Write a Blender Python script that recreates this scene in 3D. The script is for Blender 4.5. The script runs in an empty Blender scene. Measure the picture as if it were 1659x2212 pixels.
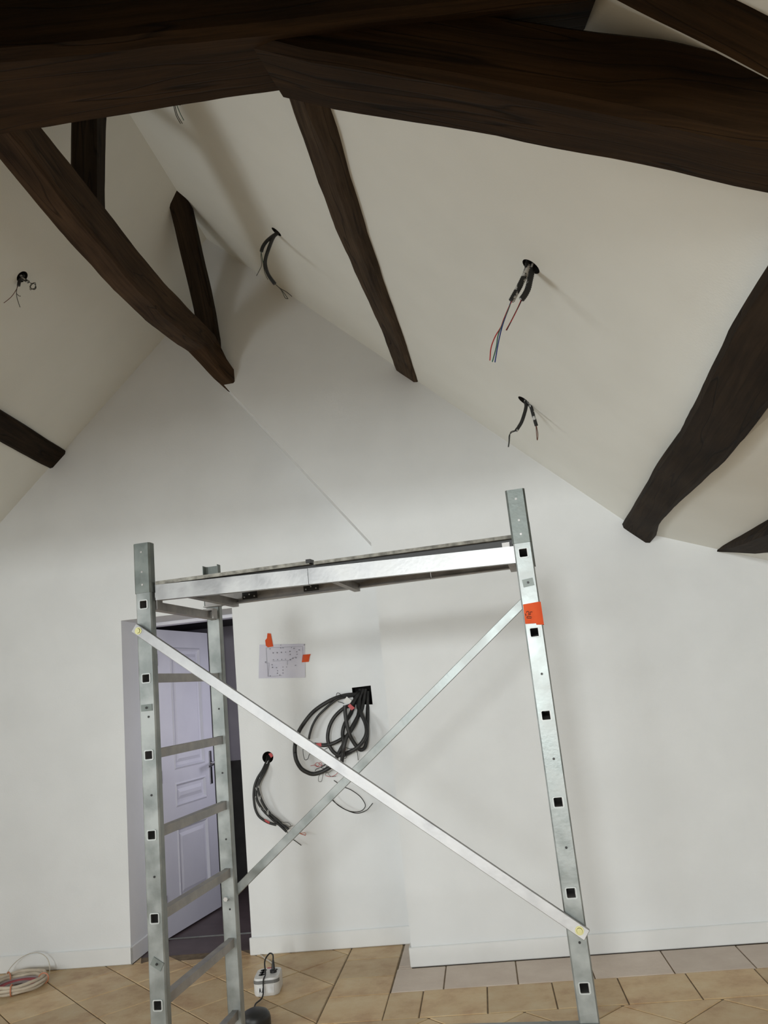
import bpy, bmesh, math, random
from mathutils import Vector, Matrix, noise

random.seed(7)
scene = bpy.context.scene
COL = scene.collection

# ------------------------------------------------------------------ camera
PITCH, ROLL, YAW = 0.2165, -0.103, -0.0943
fw = Vector((math.sin(YAW)*math.cos(PITCH), math.cos(YAW)*math.cos(PITCH), math.sin(PITCH)))
r0 = Vector((math.cos(YAW), -math.sin(YAW), 0))
u0 = r0.cross(fw)
rt = r0*math.cos(ROLL) + u0*math.sin(ROLL)
up = u0*math.cos(ROLL) - r0*math.sin(ROLL)
cam_data = bpy.data.cameras.new('camera')
cam = bpy.data.objects.new('camera', cam_data)
COL.objects.link(cam)
cam_data.sensor_fit = 'HORIZONTAL'
cam_data.sensor_width = 36.0
cam_data.lens = 1725.0*36.0/1659.0
cam_data.clip_start = 0.02
m = Matrix((rt, up, -fw)).transposed().to_4x4()
m.translation = Vector((0, 0, 1.5677))
cam.matrix_world = m
scene.camera = cam

# ------------------------------------------------------------------ world, lights, exposure
world = bpy.data.worlds.new('overcast_sky')
scene.world = world
world.use_nodes = True
bg = world.node_tree.nodes['Background']
bg.inputs[0].default_value = (0.80, 0.88, 1.0, 1)
bg.inputs[1].default_value = 2.0

scene.view_settings.view_transform = 'Standard'
scene.view_settings.look = 'None'
scene.view_settings.gamma = 1.0
scene.view_settings.use_curve_mapping = False
scene.view_settings.exposure = 0.0

def area(name, loc, target, sx, sy, power, color, spread=180):
    d = bpy.data.lights.new(name, 'AREA')
    d.shape = 'RECTANGLE'; d.size = sx; d.size_y = sy
    d.energy = power; d.color = color; d.spread = math.radians(spread)
    o = bpy.data.objects.new(name, d); COL.objects.link(o)
    o.location = loc
    o.rotation_euler = (Vector(target)-Vector(loc)).to_track_quat('-Z', 'Y').to_euler()
    return o

# daylight through the two far windows behind the photographer (sky above, landscape below) ...
DAY=(0.955, 1.0, 1.0)
area('daylight_far_right_top', (-0.60, -4.40, 2.22), (-0.4, 4.0, 1.9), 0.7, 0.34, 94.2, DAY, 150)
area('daylight_far_right', (-0.60, -4.40, 1.60), (-0.4, 4.0, 0.9), 0.7, 0.85, 70.6, DAY, 150)
area('daylight_far_left_top', (-2.40, -4.40, 2.22), (-1.6, 4.0, 1.9), 0.9, 0.34, 27.8, DAY, 150)
area('daylight_far_left', (-2.40, -4.40, 1.60), (-1.6, 4.0, 0.9), 0.9, 0.85, 21.4, DAY, 150)
# ... and through two windows in the left wall
area('daylight_side_far', (-4.34, -3.55, 1.55), (-0.6, 4.0, 1.4), 1.3, 0.9, 27.8, DAY, 150)
area('daylight_side_near', (-4.34, 1.70, 1.40), (0.4, 3.7, 1.5), 1.0, 0.9, 20.0, DAY, 105)
# lamp added in the next room to brighten the door leaf; no window there
area('door_leaf_fill', (-0.9, 7.0, 1.6), (-2.3, 6.2, 1.2), 0.7, 1.1, 5.5, (0.88, 0.87, 1.0), 110)

# ------------------------------------------------------------------ helpers
_wl = {}
def link(o, parent=None, loc=(0, 0, 0)):
    COL.objects.link(o)
    base = _wl.get(parent.name, Vector((0, 0, 0))) if parent else Vector((0, 0, 0))
    _wl[o.name] = Vector(loc)
    if parent: o.parent = parent
    o.location = Vector(loc) - base
    return o

def tag(o, label=None, cat=None, group=None, kind=None):
    if label: o['label'] = label
    if cat: o['category'] = cat
    if group: o['group'] = group
    if kind: o['kind'] = kind
    return o

def empty(name, loc, label=None, cat=None, group=None, parent=None):
    o = bpy.data.objects.new(name, None)
    o.empty_display_size = 0.05
    link(o, parent, loc)
    return tag(o, label, cat, group)

class MB:
    def __init__(s): s.v=[]; s.f=[]; s.uv={}; s.mi=[]
    def add(s, vs, fs, uvs=None, mi=0):
        n=len(s.v); s.v += [Vector(p) for p in vs]
        for i, f in enumerate(fs):
            s.f.append([n+k for k in f]); s.mi.append(mi)
            if uvs: s.uv[len(s.f)-1] = uvs[i]
        return s
    def box(s, a, b, T=None, mi=0):
        x0,y0,z0=a; x1,y1,z1=b
        vs=[(x0,y0,z0),(x1,y0,z0),(x1,y1,z0),(x0,y1,z0),(x0,y0,z1),(x1,y0,z1),(x1,y1,z1),(x0,y1,z1)]
        if T: vs=[T(p) for p in vs]
        return s.add(vs,[(0,3,2,1),(4,5,6,7),(0,1,5,4),(1,2,6,5),(2,3,7,6),(3,0,4,7)],mi=mi)
    def prism(s, poly, d, mi=0):
        # poly: list of 3D points (planar), extruded by vector d
        n=len(poly); P=[Vector(p) for p in poly]; d=Vector(d)
        vs=P+[p+d for p in P]
        fs=[tuple(range(n))[::-1], tuple(range(n,2*n))]+[(i,(i+1)%n,n+(i+1)%n,n+i) for i in range(n)]
        return s.add(vs,fs,mi=mi)
    def tube(s, pts, r, seg=8, cap=True, mi=0, ribs=0):
        P=[Vector(p) for p in pts]
        rings=[]; prev=None
        for i,p in enumerate(P):
            t=(P[min(i+1,len(P)-1)]-P[max(i-1,0)])
            if t.length<1e-9: t=Vector((0,0,1))
            t.normalize()
            if prev is None:
                a=Vector((0,0,1)) if abs(t.z)<.9 else Vector((1,0,0))
                u=t.cross(a).normalized()
            else:
                u=(prev-t*prev.dot(t))
                u = u.normalized() if u.length>1e-6 else t.orthogonal().normalized()
            prev=u; w=t.cross(u)
            rr=r[i] if isinstance(r,(list,tuple)) else r
            rings.append([p+(u*math.cos(2*math.pi*k/seg)+w*math.sin(2*math.pi*k/seg))*rr for k in range(seg)])
        n0=0; vs=[v for R in rings for v in R]; fs=[]
        for i in range(len(rings)-1):
            for k in range(seg):
                fs.append((i*seg+k,i*seg+(k+1)%seg,(i+1)*seg+(k+1)%seg,(i+1)*seg+k))
        if cap:
            fs.append(tuple(range(seg))[::-1]); L=(len(rings)-1)*seg
            fs.append(tuple(L+k for k in range(seg)))
        return s.add(vs,fs,mi=mi)
    def cyl(s, a, b, r, seg=16, mi=0): return s.tube([a,b],r,seg,mi=mi)
    def build(s, name, mat, parent=None, loc=None, smooth=False, sharp=0.6, bevel=0):
        if loc is None:
            loc=_wl[parent.name] if parent else Vector((0,0,0))
        loc=Vector(loc)
        me=bpy.data.meshes.new(name)
        me.from_pydata([p-loc for p in s.v],[],s.f)
        mats = mat if isinstance(mat,(list,tuple)) else [mat]
        for q in mats: me.materials.append(q)
        if s.uv:
            l=me.uv_layers.new(name='UVMap')
            for p in me.polygons:
                u=s.uv.get(p.index)
                if u:
                    for k,li in enumerate(p.loop_indices): l.data[li].uv=u[k]
        for p in me.polygons: p.material_index=s.mi[p.index]
        bm=bmesh.new(); bm.from_mesh(me)
        if not s.uv: bmesh.ops.recalc_face_normals(bm,faces=bm.faces)
        if bevel:
            bmesh.ops.bevel(bm,geom=[e for e in bm.edges if len(e.link_faces)==2 and e.calc_face_angle(0)>0.5],offset=bevel,segments=1,affect='EDGES',clamp_overlap=True)
        bm.to_mesh(me); bm.free()
        if smooth:
            for p in me.polygons: p.use_smooth=True
            me.set_sharp_from_angle(angle=sharp)
        o=bpy.data.objects.new(name,me)
        return link(o,parent,loc)

def smooth_path(pts, n=6):
    P=[Vector(p) for p in pts]
    if len(P)<3: return P
    out=[]
    for i in range(len(P)-1):
        p0=P[max(i-1,0)];p1=P[i];p2=P[i+1];p3=P[min(i+2,len(P)-1)]
        for k in range(n):
            t=k/n
            out.append(0.5*((2*p1)+(p2-p0)*t+(2*p0-5*p1+4*p2-p3)*t*t+(3*p1-p0-3*p2+p3)*t**3))
    out.append(P[-1]); return out

def boolean_cut(o, cutters):
    for c in cutters:
        md=o.modifiers.new('cut','BOOLEAN'); md.operation='DIFFERENCE'; md.solver='EXACT'; md.object=c
        md.material_mode='TRANSFER'
    dg=bpy.context.evaluated_depsgraph_get(); dg.update()
    me=bpy.data.meshes.new_from_object(o.evaluated_get(dg))
    o.modifiers.clear(); old=o.data; o.data=me; me.name=o.name
    bpy.data.meshes.remove(old)
    for c in cutters:
        d=c.data; bpy.data.objects.remove(c); bpy.data.meshes.remove(d)

# ------------------------------------------------------------------ materials
def new_mat(name):
    mt=bpy.data.materials.new(name); mt.use_nodes=True
    nt=mt.node_tree; b=nt.nodes['Principled BSDF']
    return mt,nt,b
def N(nt,t,**kw):
    n=nt.nodes.new(t)
    for k,v in kw.items(): setattr(n,k,v)
    return n
def ramp(nt, stops):
    r=N(nt,'ShaderNodeValToRGB'); e=r.color_ramp.elements
    while len(e)<len(stops): e.new(0.5)
    for i,(p,c) in enumerate(stops): e[i].position=p; e[i].color=(*c,1)
    return r
def noise_mat(name, c1, c2, scale=8, rough=0.6, metal=0.0, bump=0.0, bscale=60, detail=4, rough2=None, spec=None, coords='Object', stretch=None):
    mt,nt,b=new_mat(name)
    tc=N(nt,'ShaderNodeTexCoord'); mp=N(nt,'ShaderNodeMapping')
    nt.links.new(tc.outputs[coords],mp.inputs[0])
    if stretch: mp.inputs['Scale'].default_value=stretch
    nz=N(nt,'ShaderNodeTexNoise'); nz.inputs['Scale'].default_value=scale; nz.inputs['Detail'].default_value=detail
    nt.links.new(mp.outputs[0],nz.inputs['Vector'])
    r=ramp(nt,[(0.35,c1),(0.65,c2)]); nt.links.new(nz.outputs['Fac'],r.inputs[0])
    nt.links.new(r.outputs[0],b.inputs['Base Color'])
    b.inputs['Roughness'].default_value=rough; b.inputs['Metallic'].default_value=metal
    if spec is not None: b.inputs['Specular IOR Level'].default_value=spec
    if rough2 is not None:
        mr=N(nt,'ShaderNodeMapRange'); mr.inputs['From Min'].default_value=.35; mr.inputs['From Max'].default_value=.65
        mr.inputs['To Min'].default_value=rough; mr.inputs['To Max'].default_value=rough2
        nt.links.new(nz.outputs['Fac'],mr.inputs['Value']); nt.links.new(mr.outputs[0],b.inputs['Roughness'])
    if bump:
        n2=N(nt,'ShaderNodeTexNoise'); n2.inputs['Scale'].default_value=bscale; n2.inputs['Detail'].default_value=3
        nt.links.new(tc.outputs[coords],n2.inputs['Vector'])
        bp=N(nt,'ShaderNodeBump'); bp.inputs['Strength'].default_value=bump; bp.inputs['Distance'].default_value=0.01
        nt.links.new(n2.outputs['Fac'],bp.inputs['Height']); nt.links.new(bp.outputs[0],b.inputs['Normal'])
    return mt
def plain(name,c,rough=0.5,metal=0.0):
    return noise_mat(name,tuple(x*.93 for x in c),tuple(min(1,x*1.07) for x in c),scale=30,rough=rough,metal=metal)

def wood_mat(name, dark, mid, light):
    mt,nt,b=new_mat(name)
    uv=N(nt,'ShaderNodeUVMap'); mp=N(nt,'ShaderNodeMapping'); mp.inputs['Scale'].default_value=(1.2,22,1)
    nt.links.new(uv.outputs[0],mp.inputs[0])
    n1=N(nt,'ShaderNodeTexNoise'); n1.inputs['Scale'].default_value=2.2; n1.inputs['Detail'].default_value=7; n1.inputs['Roughness'].default_value=.65; n1.inputs['Distortion'].default_value=.6
    nt.links.new(mp.outputs[0],n1.inputs['Vector'])
    mp2=N(nt,'ShaderNodeMapping'); mp2.inputs['Scale'].default_value=(1.5,5,1); nt.links.new(uv.outputs[0],mp2.inputs[0])
    n2=N(nt,'ShaderNodeTexNoise'); n2.inputs['Scale'].default_value=1.6; n2.inputs['Detail'].default_value=5
    nt.links.new(mp2.outputs[0],n2.inputs['Vector'])
    mx=N(nt,'ShaderNodeMath',operation='ADD'); ms=N(nt,'ShaderNodeMath',operation='MULTIPLY'); ms.inputs[1].default_value=.55
    m3=N(nt,'ShaderNodeMath',operation='MULTIPLY'); m3.inputs[1].default_value=.45
    nt.links.new(n1.outputs['Fac'],ms.inputs[0]); nt.links.new(n2.outputs['Fac'],m3.inputs[0])
    nt.links.new(ms.outputs[0],mx.inputs[0]); nt.links.new(m3.outputs[0],mx.inputs[1])
    r=ramp(nt,[(.36,dark),(.5,mid),(.66,light)]); nt.links.new(mx.outputs[0],r.inputs[0])
    # long drying cracks along the grain
    mp3=N(nt,'ShaderNodeMapping'); mp3.inputs['Scale'].default_value=(.7,9,1); nt.links.new(uv.outputs[0],mp3.inputs[0])
    n4=N(nt,'ShaderNodeTexNoise'); n4.inputs['Scale'].default_value=1.3; n4.inputs['Detail'].default_value=1.5; nt.links.new(mp3.outputs[0],n4.inputs['Vector'])
    ab=N(nt,'ShaderNodeMath',operation='SUBTRACT'); ab.inputs[1].default_value=.5; nt.links.new(n4.outputs['Fac'],ab.inputs[0])
    a2=N(nt,'ShaderNodeMath',operation='ABSOLUTE'); nt.links.new(ab.outputs[0],a2.inputs[0])
    mr=N(nt,'ShaderNodeMapRange'); mr.inputs['From Min'].default_value=0; mr.inputs['From Max'].default_value=.012; mr.inputs['To Min'].default_value=.35; mr.inputs['To Max'].default_value=1
    nt.links.new(a2.outputs[0],mr.inputs['Value'])
    mm=N(nt,'ShaderNodeMix',data_type='RGBA',blend_type='MULTIPLY'); mm.inputs['Factor'].default_value=1
    nt.links.new(r.outputs[0],mm.inputs['A']); nt.links.new(mr.outputs[0],mm.inputs['B'])
    nt.links.new(mm.outputs['Result'],b.inputs['Base Color'])
    b.inputs['Roughness'].default_value=.72; b.inputs['Specular IOR Level'].default_value=.12
    bp=N(nt,'ShaderNodeBump'); bp.inputs['Strength'].default_value=.5; bp.inputs['Distance'].default_value=.006
    m4=N(nt,'ShaderNodeMath',operation='MULTIPLY'); nt.links.new(mx.outputs[0],m4.inputs[0]); nt.links.new(mr.outputs[0],m4.inputs[1])
    nt.links.new(m4.outputs[0],bp.inputs['Height']); nt.links.new(bp.outputs[0],b.inputs['Normal'])
    return mt

def tile_mat(name, cols, var=.12):
    mt,nt,b=new_mat(name)
    tc=N(nt,'ShaderNodeTexCoord'); oi=N(nt,'ShaderNodeObjectInfo')
    geo=N(nt,'ShaderNodeNewGeometry')
    n1=N(nt,'ShaderNodeTexNoise'); n1.inputs['Scale'].default_value=5; n1.inputs['Detail'].default_value=6; n1.inputs['Roughness'].default_value=.65
    nt.links.new(geo.outputs['Position'],n1.inputs['Vector'])
    r=ramp(nt,[(.3,cols[0]),(.5,cols[1]),(.7,cols[2])]); nt.links.new(n1.outputs['Fac'],r.inputs[0])
    hs=N(nt,'ShaderNodeHueSaturation')
    mr=N(nt,'ShaderNodeMapRange'); mr.inputs['To Min'].default_value=1-var; mr.inputs['To Max'].default_value=1+var
    nt.links.new(oi.outputs['Random'],mr.inputs['Value']); nt.links.new(mr.outputs[0],hs.inputs['Value'])
    nt.links.new(r.outputs[0],hs.inputs['Color']); nt.links.new(hs.outputs[0],b.inputs['Base Color'])
    b.inputs['Roughness'].default_value=.5
    n2=N(nt,'ShaderNodeTexNoise'); n2.inputs['Scale'].default_value=45; nt.links.new(geo.outputs['Position'],n2.inputs['Vector'])
    bp=N(nt,'ShaderNodeBump'); bp.inputs['Strength'].default_value=.25; bp.inputs['Distance'].default_value=.004
    nt.links.new(n2.outputs['Fac'],bp.inputs['Height']); nt.links.new(bp.outputs[0],b.inputs['Normal'])
    return mt

M={}
M['wall']=noise_mat('wall_paint',(.755,.767,.768),(.79,.802,.803),scale=3,rough=.85,bump=.06,bscale=120)
M['ceil']=noise_mat('ceiling_paint',(.80,.80,.75),(.825,.825,.775),scale=3,rough=.9,bump=.06,bscale=120)
M['base']=noise_mat('baseboard_paint',(.75,.755,.745),(.79,.795,.785),scale=4,rough=.55)
M['cavity']=noise_mat('cavity_shade',(.008,.007,.006),(.02,.018,.015),scale=12,rough=.95)  # black colour stands in for the shade inside the cut holes
M['wood']=wood_mat('old_oak',(.020,.011,.0055),(.050,.0285,.0145),(.080,.046,.024))
M['wood_grey']=wood_mat('weathered_oak',(.022,.0135,.0075),(.052,.034,.0205),(.088,.058,.036))
M['wood_brown']=wood_mat('grey_brown_oak',(.009,.0052,.0025),(.020,.012,.006),(.036,.022,.0115))
M['wood_dark']=wood_mat('stained_oak',(.012,.0062,.0022),(.026,.0135,.0048),(.046,.024,.009))
M['galv']=noise_mat('galvanised_steel',(.18,.197,.19),(.32,.335,.325),scale=11,rough=.36,rough2=.50,metal=.6,bump=.03,bscale=90)
M['socketmetal']=plain('socket_rim',(.40,.42,.41),.5,.5)
M['socketgrey']=plain('socket_grey',(.36,.36,.35),.5)
M['wood_plain']=noise_mat('shade_slab_wood',(.05,.03,.02),(.10,.06,.04),scale=5,rough=.7,stretch=(1,8,1))
M['rail']=noise_mat('rail_aluminium',(.26,.26,.26),(.42,.42,.415),scale=7,rough=.36,rough2=.50,metal=.8,bump=.03,bscale=70)
M['alu']=noise_mat('bright_aluminium',(.33,.33,.335),(.48,.48,.48),scale=9,rough=.38,rough2=.52,metal=.7,bump=.03,bscale=70)
M['dullsteel']=noise_mat('dull_steel',(.27,.26,.25),(.42,.40,.385),scale=14,rough=.42,rough2=.6,metal=.85,bump=.08,bscale=80)
M['spigot']=noise_mat('spigot_steel',(.13,.145,.135),(.21,.23,.215),scale=13,rough=.45,rough2=.6,metal=.8,bump=.06)
M['brass']=plain('yellow_zinc',(.50,.48,.25),.35,.8)
M['blackmetal']=plain('black_metal',(.018,.017,.016),.45,.4)
M['screw']=plain('screw_steel',(.55,.55,.55),.35,1)
M['deck']=noise_mat('dirty_plywood',(.05,.045,.04),(.17,.155,.13),scale=18,rough=.8,stretch=(1,6,6))
M['deckedge']=noise_mat('deck_edge',(.12,.115,.10),(.32,.31,.27),scale=40,rough=.8)
M['conduit']=noise_mat('black_conduit',(.012,.012,.012),(.03,.03,.029),scale=20,rough=.5)
M['conduit_paint']=None
M['wire_black']=plain('wire_black',(.02,.02,.02),.45)
M['wire_red']=plain('wire_red',(.42,.03,.03),.4)
M['wire_redbrown']=plain('wire_redbrown',(.13,.05,.03),.45)
M['wire_blue']=plain('wire_blue',(.02,.04,.20),.4)
M['wire_green']=plain('wire_green',(.03,.14,.10),.4)
M['wire_grey']=plain('wire_grey',(.07,.07,.06),.5)
M['wire_orange']=plain('wire_orange',(.55,.20,.10),.45)
M['red']=plain('red_tape',(.45,.03,.03),.45)
M['white_paint']=plain('paint_smear',(.70,.70,.68),.7)
M['orange']=noise_mat('orange_tape',(.58,.072,.02),(.68,.105,.032),scale=14,rough=.8,spec=.2)
M['paper']=noise_mat('paper',(.56,.55,.64),(.62,.61,.68),scale=5,rough=.8)
M['ink']=plain('printed_ink',(.22,.22,.26),.8)
M['door']=noise_mat('door_paint',(.66,.655,.72),(.70,.695,.755),scale=4,rough=.4)
M['chrome']=plain('chrome',(.75,.75,.75),.12,1)
M['tile']=tile_mat('terracotta_stone',[(.42,.25,.125),(.56,.395,.215),(.62,.485,.295)])
M['tile_grey']=tile_mat('pale_stone',[(.54,.44,.365),(.59,.49,.41),(.64,.54,.455)],.06)
M['grout']=noise_mat('grout',(.13,.092,.055),(.21,.155,.095),scale=20,rough=.95)
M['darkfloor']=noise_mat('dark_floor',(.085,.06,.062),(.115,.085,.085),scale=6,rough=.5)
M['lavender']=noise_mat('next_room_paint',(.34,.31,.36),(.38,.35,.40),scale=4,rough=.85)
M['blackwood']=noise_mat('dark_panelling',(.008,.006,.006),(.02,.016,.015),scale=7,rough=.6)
M['whiteplastic']=plain('white_plastic',(.66,.65,.63),.4)
M['greyplastic']=plain('grey_plastic',(.16,.16,.155),.5)
M['blackplastic']=plain('black_plastic',(.012,.012,.012),.45)
M['cable_white']=plain('cable_white',(.55,.50,.42),.6)
M['coil']=noise_mat('coil_sheath',(.50,.42,.32),(.60,.52,.41),scale=18,rough=.6)
M['coil_red']=plain('coil_red',(.42,.07,.09),.5)
M['coil_grey']=plain('coil_grey',(.30,.25,.25),.6)
M['frame']=plain('window_frame_white',(.7,.7,.7),.5)

# conduit with streaks of white paint on it
def painted_conduit(name, thr):
    mt,nt,b=new_mat(name)
    tc=N(nt,'ShaderNodeTexCoord'); n1=N(nt,'ShaderNodeTexNoise'); n1.inputs['Scale'].default_value=26; n1.inputs['Detail'].default_value=3
    nt.links.new(tc.outputs['Object'],n1.inputs['Vector'])
    r=ramp(nt,[(thr,(.015,.015,.014)),(thr+.05,(.6,.6,.58))]); nt.links.new(n1.outputs['Fac'],r.inputs[0])
    nt.links.new(r.outputs[0],b.inputs['Base Color']); b.inputs['Roughness'].default_value=.55
    return mt
M['conduit_paint']=painted_conduit('painted_conduit',.52)
M['conduit_paint_less']=painted_conduit('splashed_conduit',.62)

D={}
D['collar'] = [[(-2.9,1.45,3.2384),(-2.9,1.7,3.0804),(-2.9,1.7,3.4404),(-2.9,1.45,3.5984)],[(-2.6446,1.45,3.2144),(-2.6446,1.7,3.076),(-2.6446,1.7,3.436),(-2.6446,1.45,3.5744)],[(-2.3892,1.45,3.1904),(-2.3892,1.7,3.0717),(-2.3892,1.7,3.4317),(-2.3892,1.45,3.5504)],[(-2.1338,1.45,3.1663),(-2.1338,1.7,3.0673),(-2.1338,1.7,3.4273),(-2.1338,1.45,3.5263)],[(-1.8785,1.45,3.1423),(-1.8785,1.7,3.0629),(-1.8785,1.7,3.4229),(-1.8785,1.45,3.5023)],[(-1.6231,1.45,3.1183),(-1.6231,1.7,3.0585),(-1.6231,1.7,3.4185),(-1.6231,1.45,3.4783)],[(-1.3677,1.45,3.0942),(-1.3677,1.7,3.0541),(-1.3677,1.7,3.4141),(-1.3677,1.45,3.4542)],[(-1.1123,1.45,3.0702),(-1.1123,1.7,3.0498),(-1.1123,1.7,3.4098),(-1.1123,1.45,3.4302)],[(-0.8569,1.45,3.0462),(-0.8569,1.7,3.0463),(-0.8569,1.7,3.4063),(-0.8569,1.45,3.4062)],[(-0.6015,1.45,3.0221),(-0.6015,1.7,3.0408),(-0.6015,1.7,3.4008),(-0.6015,1.45,3.3821)],[(-0.3462,1.45,2.9981),(-0.3462,1.7,3.0367),(-0.3462,1.7,3.3967),(-0.3462,1.45,3.3581)],[(-0.0908,1.45,2.9741),(-0.0908,1.7,3.0322),(-0.0908,1.7,3.3922),(-0.0908,1.45,3.3341)],[(0.1646,1.45,2.95),(0.1646,1.7,3.0279),(0.1646,1.7,3.3879),(0.1646,1.45,3.31)],[(0.42,1.45,2.926),(0.42,1.7,3.0235),(0.42,1.7,3.3835),(0.42,1.45,3.286)]]
D['strut_right'] = [[(-0.33,1.49,3.0029),(-0.3,1.7,3.012),(-0.3,1.7,3.212),(-0.33,1.49,3.2029)],[(-0.205,1.49,2.9392),(-0.175,1.7,2.9539),(-0.175,1.7,3.1539),(-0.205,1.49,3.1392)],[(-0.08,1.49,2.8886),(-0.05,1.7,2.9044),(-0.05,1.7,3.1044),(-0.08,1.49,3.0886)],[(0.045,1.49,2.8385),(0.075,1.7,2.8549),(0.075,1.7,3.0549),(0.045,1.49,3.0385)],[(0.17,1.49,2.7884),(0.2,1.7,2.8054),(0.2,1.7,3.0054),(0.17,1.49,2.9884)],[(0.295,1.49,2.7375),(0.325,1.7,2.7524),(0.325,1.7,2.9551),(0.295,1.49,2.9403)],[(0.42,1.49,2.6814),(0.45,1.7,2.6979),(0.45,1.7,2.9039),(0.42,1.49,2.8874)],[(0.545,1.49,2.6206),(0.575,1.7,2.6411),(0.575,1.7,2.8602),(0.545,1.49,2.8397)],[(0.67,1.49,2.5579),(0.7,1.7,2.5843),(0.7,1.7,2.8061),(0.67,1.49,2.7797)],[(0.795,1.49,2.5112),(0.825,1.7,2.5347),(0.825,1.7,2.7589),(0.795,1.49,2.7354)],[(0.92,1.49,2.4566),(0.95,1.7,2.4817),(0.95,1.7,2.7126),(0.92,1.49,2.6875)],[(1.045,1.49,2.402),(1.075,1.7,2.4287),(1.075,1.7,2.6664),(1.045,1.49,2.6397)],[(1.17,1.49,2.3474),(1.2,1.7,2.3757),(1.2,1.7,2.6202),(1.17,1.49,2.5919)],[(1.295,1.49,2.2927),(1.325,1.7,2.3226),(1.325,1.7,2.574),(1.295,1.49,2.5441)],[(1.42,1.49,2.2381),(1.45,1.7,2.2696),(1.45,1.7,2.5278),(1.42,1.49,2.4963)]]
D['purlin_right'] = [[(-0.4163,1.5,3.6111),(-0.423,1.5,3.6208),(-0.2741,1.5,3.797),(-0.2607,1.5,3.7774)],[(-0.4192,1.9,3.6294),(-0.4008,1.9,3.6145),(-0.2419,1.9,3.7668),(-0.2696,1.9,3.7893)],[(-0.4221,2.3,3.6478),(-0.3619,2.3,3.5915),(-0.2097,2.3,3.7366),(-0.2786,2.3,3.8011)],[(-0.4242,2.6,3.6616),(-0.3319,2.6,3.5751),(-0.1855,2.6,3.714),(-0.2866,2.6,3.8086)],[(-0.4196,2.9,3.6682),(-0.321,2.9,3.5766),(-0.1804,2.9,3.7092),(-0.2878,2.9,3.809)],[(-0.4111,3.3,3.6731),(-0.3001,3.3,3.5692),(-0.1656,3.3,3.6953),(-0.2854,3.3,3.8075)],[(-0.3872,3.7,3.6617),(-0.2742,3.7,3.5559),(-0.1451,3.7,3.6762),(-0.2669,3.7,3.7902)],[(-0.3447,4.1,3.6351),(-0.2374,4.1,3.5339),(-0.1146,4.1,3.6476),(-0.2306,4.1,3.757)],[(-0.3254,4.4,3.6285),(-0.2163,4.4,3.5264),(-0.1,4.4,3.634),(-0.2174,4.4,3.7439)],[(-0.3154,4.7,3.6315),(-0.1943,4.7,3.5182),(-0.0861,4.7,3.621),(-0.2136,4.7,3.7403)],[(-0.3088,4.9,3.6335),(-0.1796,4.9,3.5126),(-0.0769,4.9,3.6123),(-0.2111,4.9,3.7379)],[(-0.3048,5.02,3.6347),(-0.1713,5.02,3.509),(-0.0713,5.02,3.6071),(-0.2091,5.02,3.7369)]]
D['purlin_far_right'] = [[(0.821,1.2,2.4747),(1.008,1.2,2.2997),(1.1513,1.2,2.4353),(0.9483,1.2,2.6253)],[(0.8251,1.6,2.479),(1.0121,1.6,2.3041),(1.1513,1.6,2.4353),(0.9483,1.6,2.6253)],[(0.8292,2.0,2.4834),(1.0162,2.0,2.3085),(1.1513,2.0,2.4353),(0.9483,2.0,2.6253)],[(0.8427,2.3,2.477),(1.0192,2.3,2.3117),(1.1513,2.3,2.4353),(0.9587,2.3,2.6156)],[(0.8634,2.6,2.4638),(1.0223,2.6,2.315),(1.1513,2.6,2.4353),(0.9764,2.6,2.5991)],[(0.8883,2.9,2.4466),(1.0429,2.9,2.3019),(1.1688,2.9,2.4189),(0.9982,2.9,2.5787)],[(0.906,3.2,2.4362),(1.0562,3.2,2.2956),(1.1791,3.2,2.4094),(1.0128,3.2,2.565)],[(0.9153,3.5,2.4337),(1.0593,3.5,2.2989),(1.1791,3.5,2.4094),(1.0191,3.5,2.5591)],[(0.9252,3.8,2.4306),(1.0655,3.8,2.2992),(1.1822,3.8,2.4064),(1.0258,3.8,2.5528)],[(0.9415,4.1,2.4215),(1.0711,4.1,2.3001),(1.1848,4.1,2.404),(1.0391,4.1,2.5404)],[(0.9577,4.4,2.4125),(1.0789,4.4,2.2991),(1.1895,4.4,2.3996),(1.0522,4.4,2.5281)],[(0.973,4.7,2.4043),(1.0942,4.7,2.2909),(1.2017,4.7,2.3882),(1.0645,4.7,2.5166)],[(0.9891,5.02,2.3954),(1.1314,5.02,2.2622),(1.2358,5.02,2.3563),(1.0775,5.02,2.5044)]]
D['purlin_edge_right'] = [[(1.4753,2.0,2.1042),(1.7353,2.0,1.9969),(1.8247,2.0,2.1845),(1.5347,2.0,2.2918)],[(1.4838,3.0,2.1117),(1.7288,3.0,2.01),(1.8147,3.0,2.1882),(1.5397,3.0,2.2899)],[(1.4977,4.07,2.1279),(1.7057,4.07,2.0398),(1.7847,4.07,2.1993),(1.5467,4.07,2.2873)],[(1.5076,4.5,2.1456),(1.6926,4.5,2.066),(1.7647,4.5,2.2067),(1.5497,4.5,2.2862)],[(1.5139,4.72,2.1593),(1.6579,4.72,2.0949),(1.7247,4.72,2.2215),(1.5507,4.72,2.2859)],[(1.5211,4.87,2.1726),(1.5931,4.87,2.1348),(1.6547,4.87,2.2474),(1.5527,4.87,2.2851)],[(1.5288,4.97,2.1782),(1.5358,4.97,2.1645),(1.5947,4.97,2.2696),(1.5577,4.97,2.2833)],[(1.5322,5.01,2.1812),(1.5172,5.01,2.1757),(1.5747,5.01,2.277),(1.5597,5.01,2.2825)]]
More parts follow.
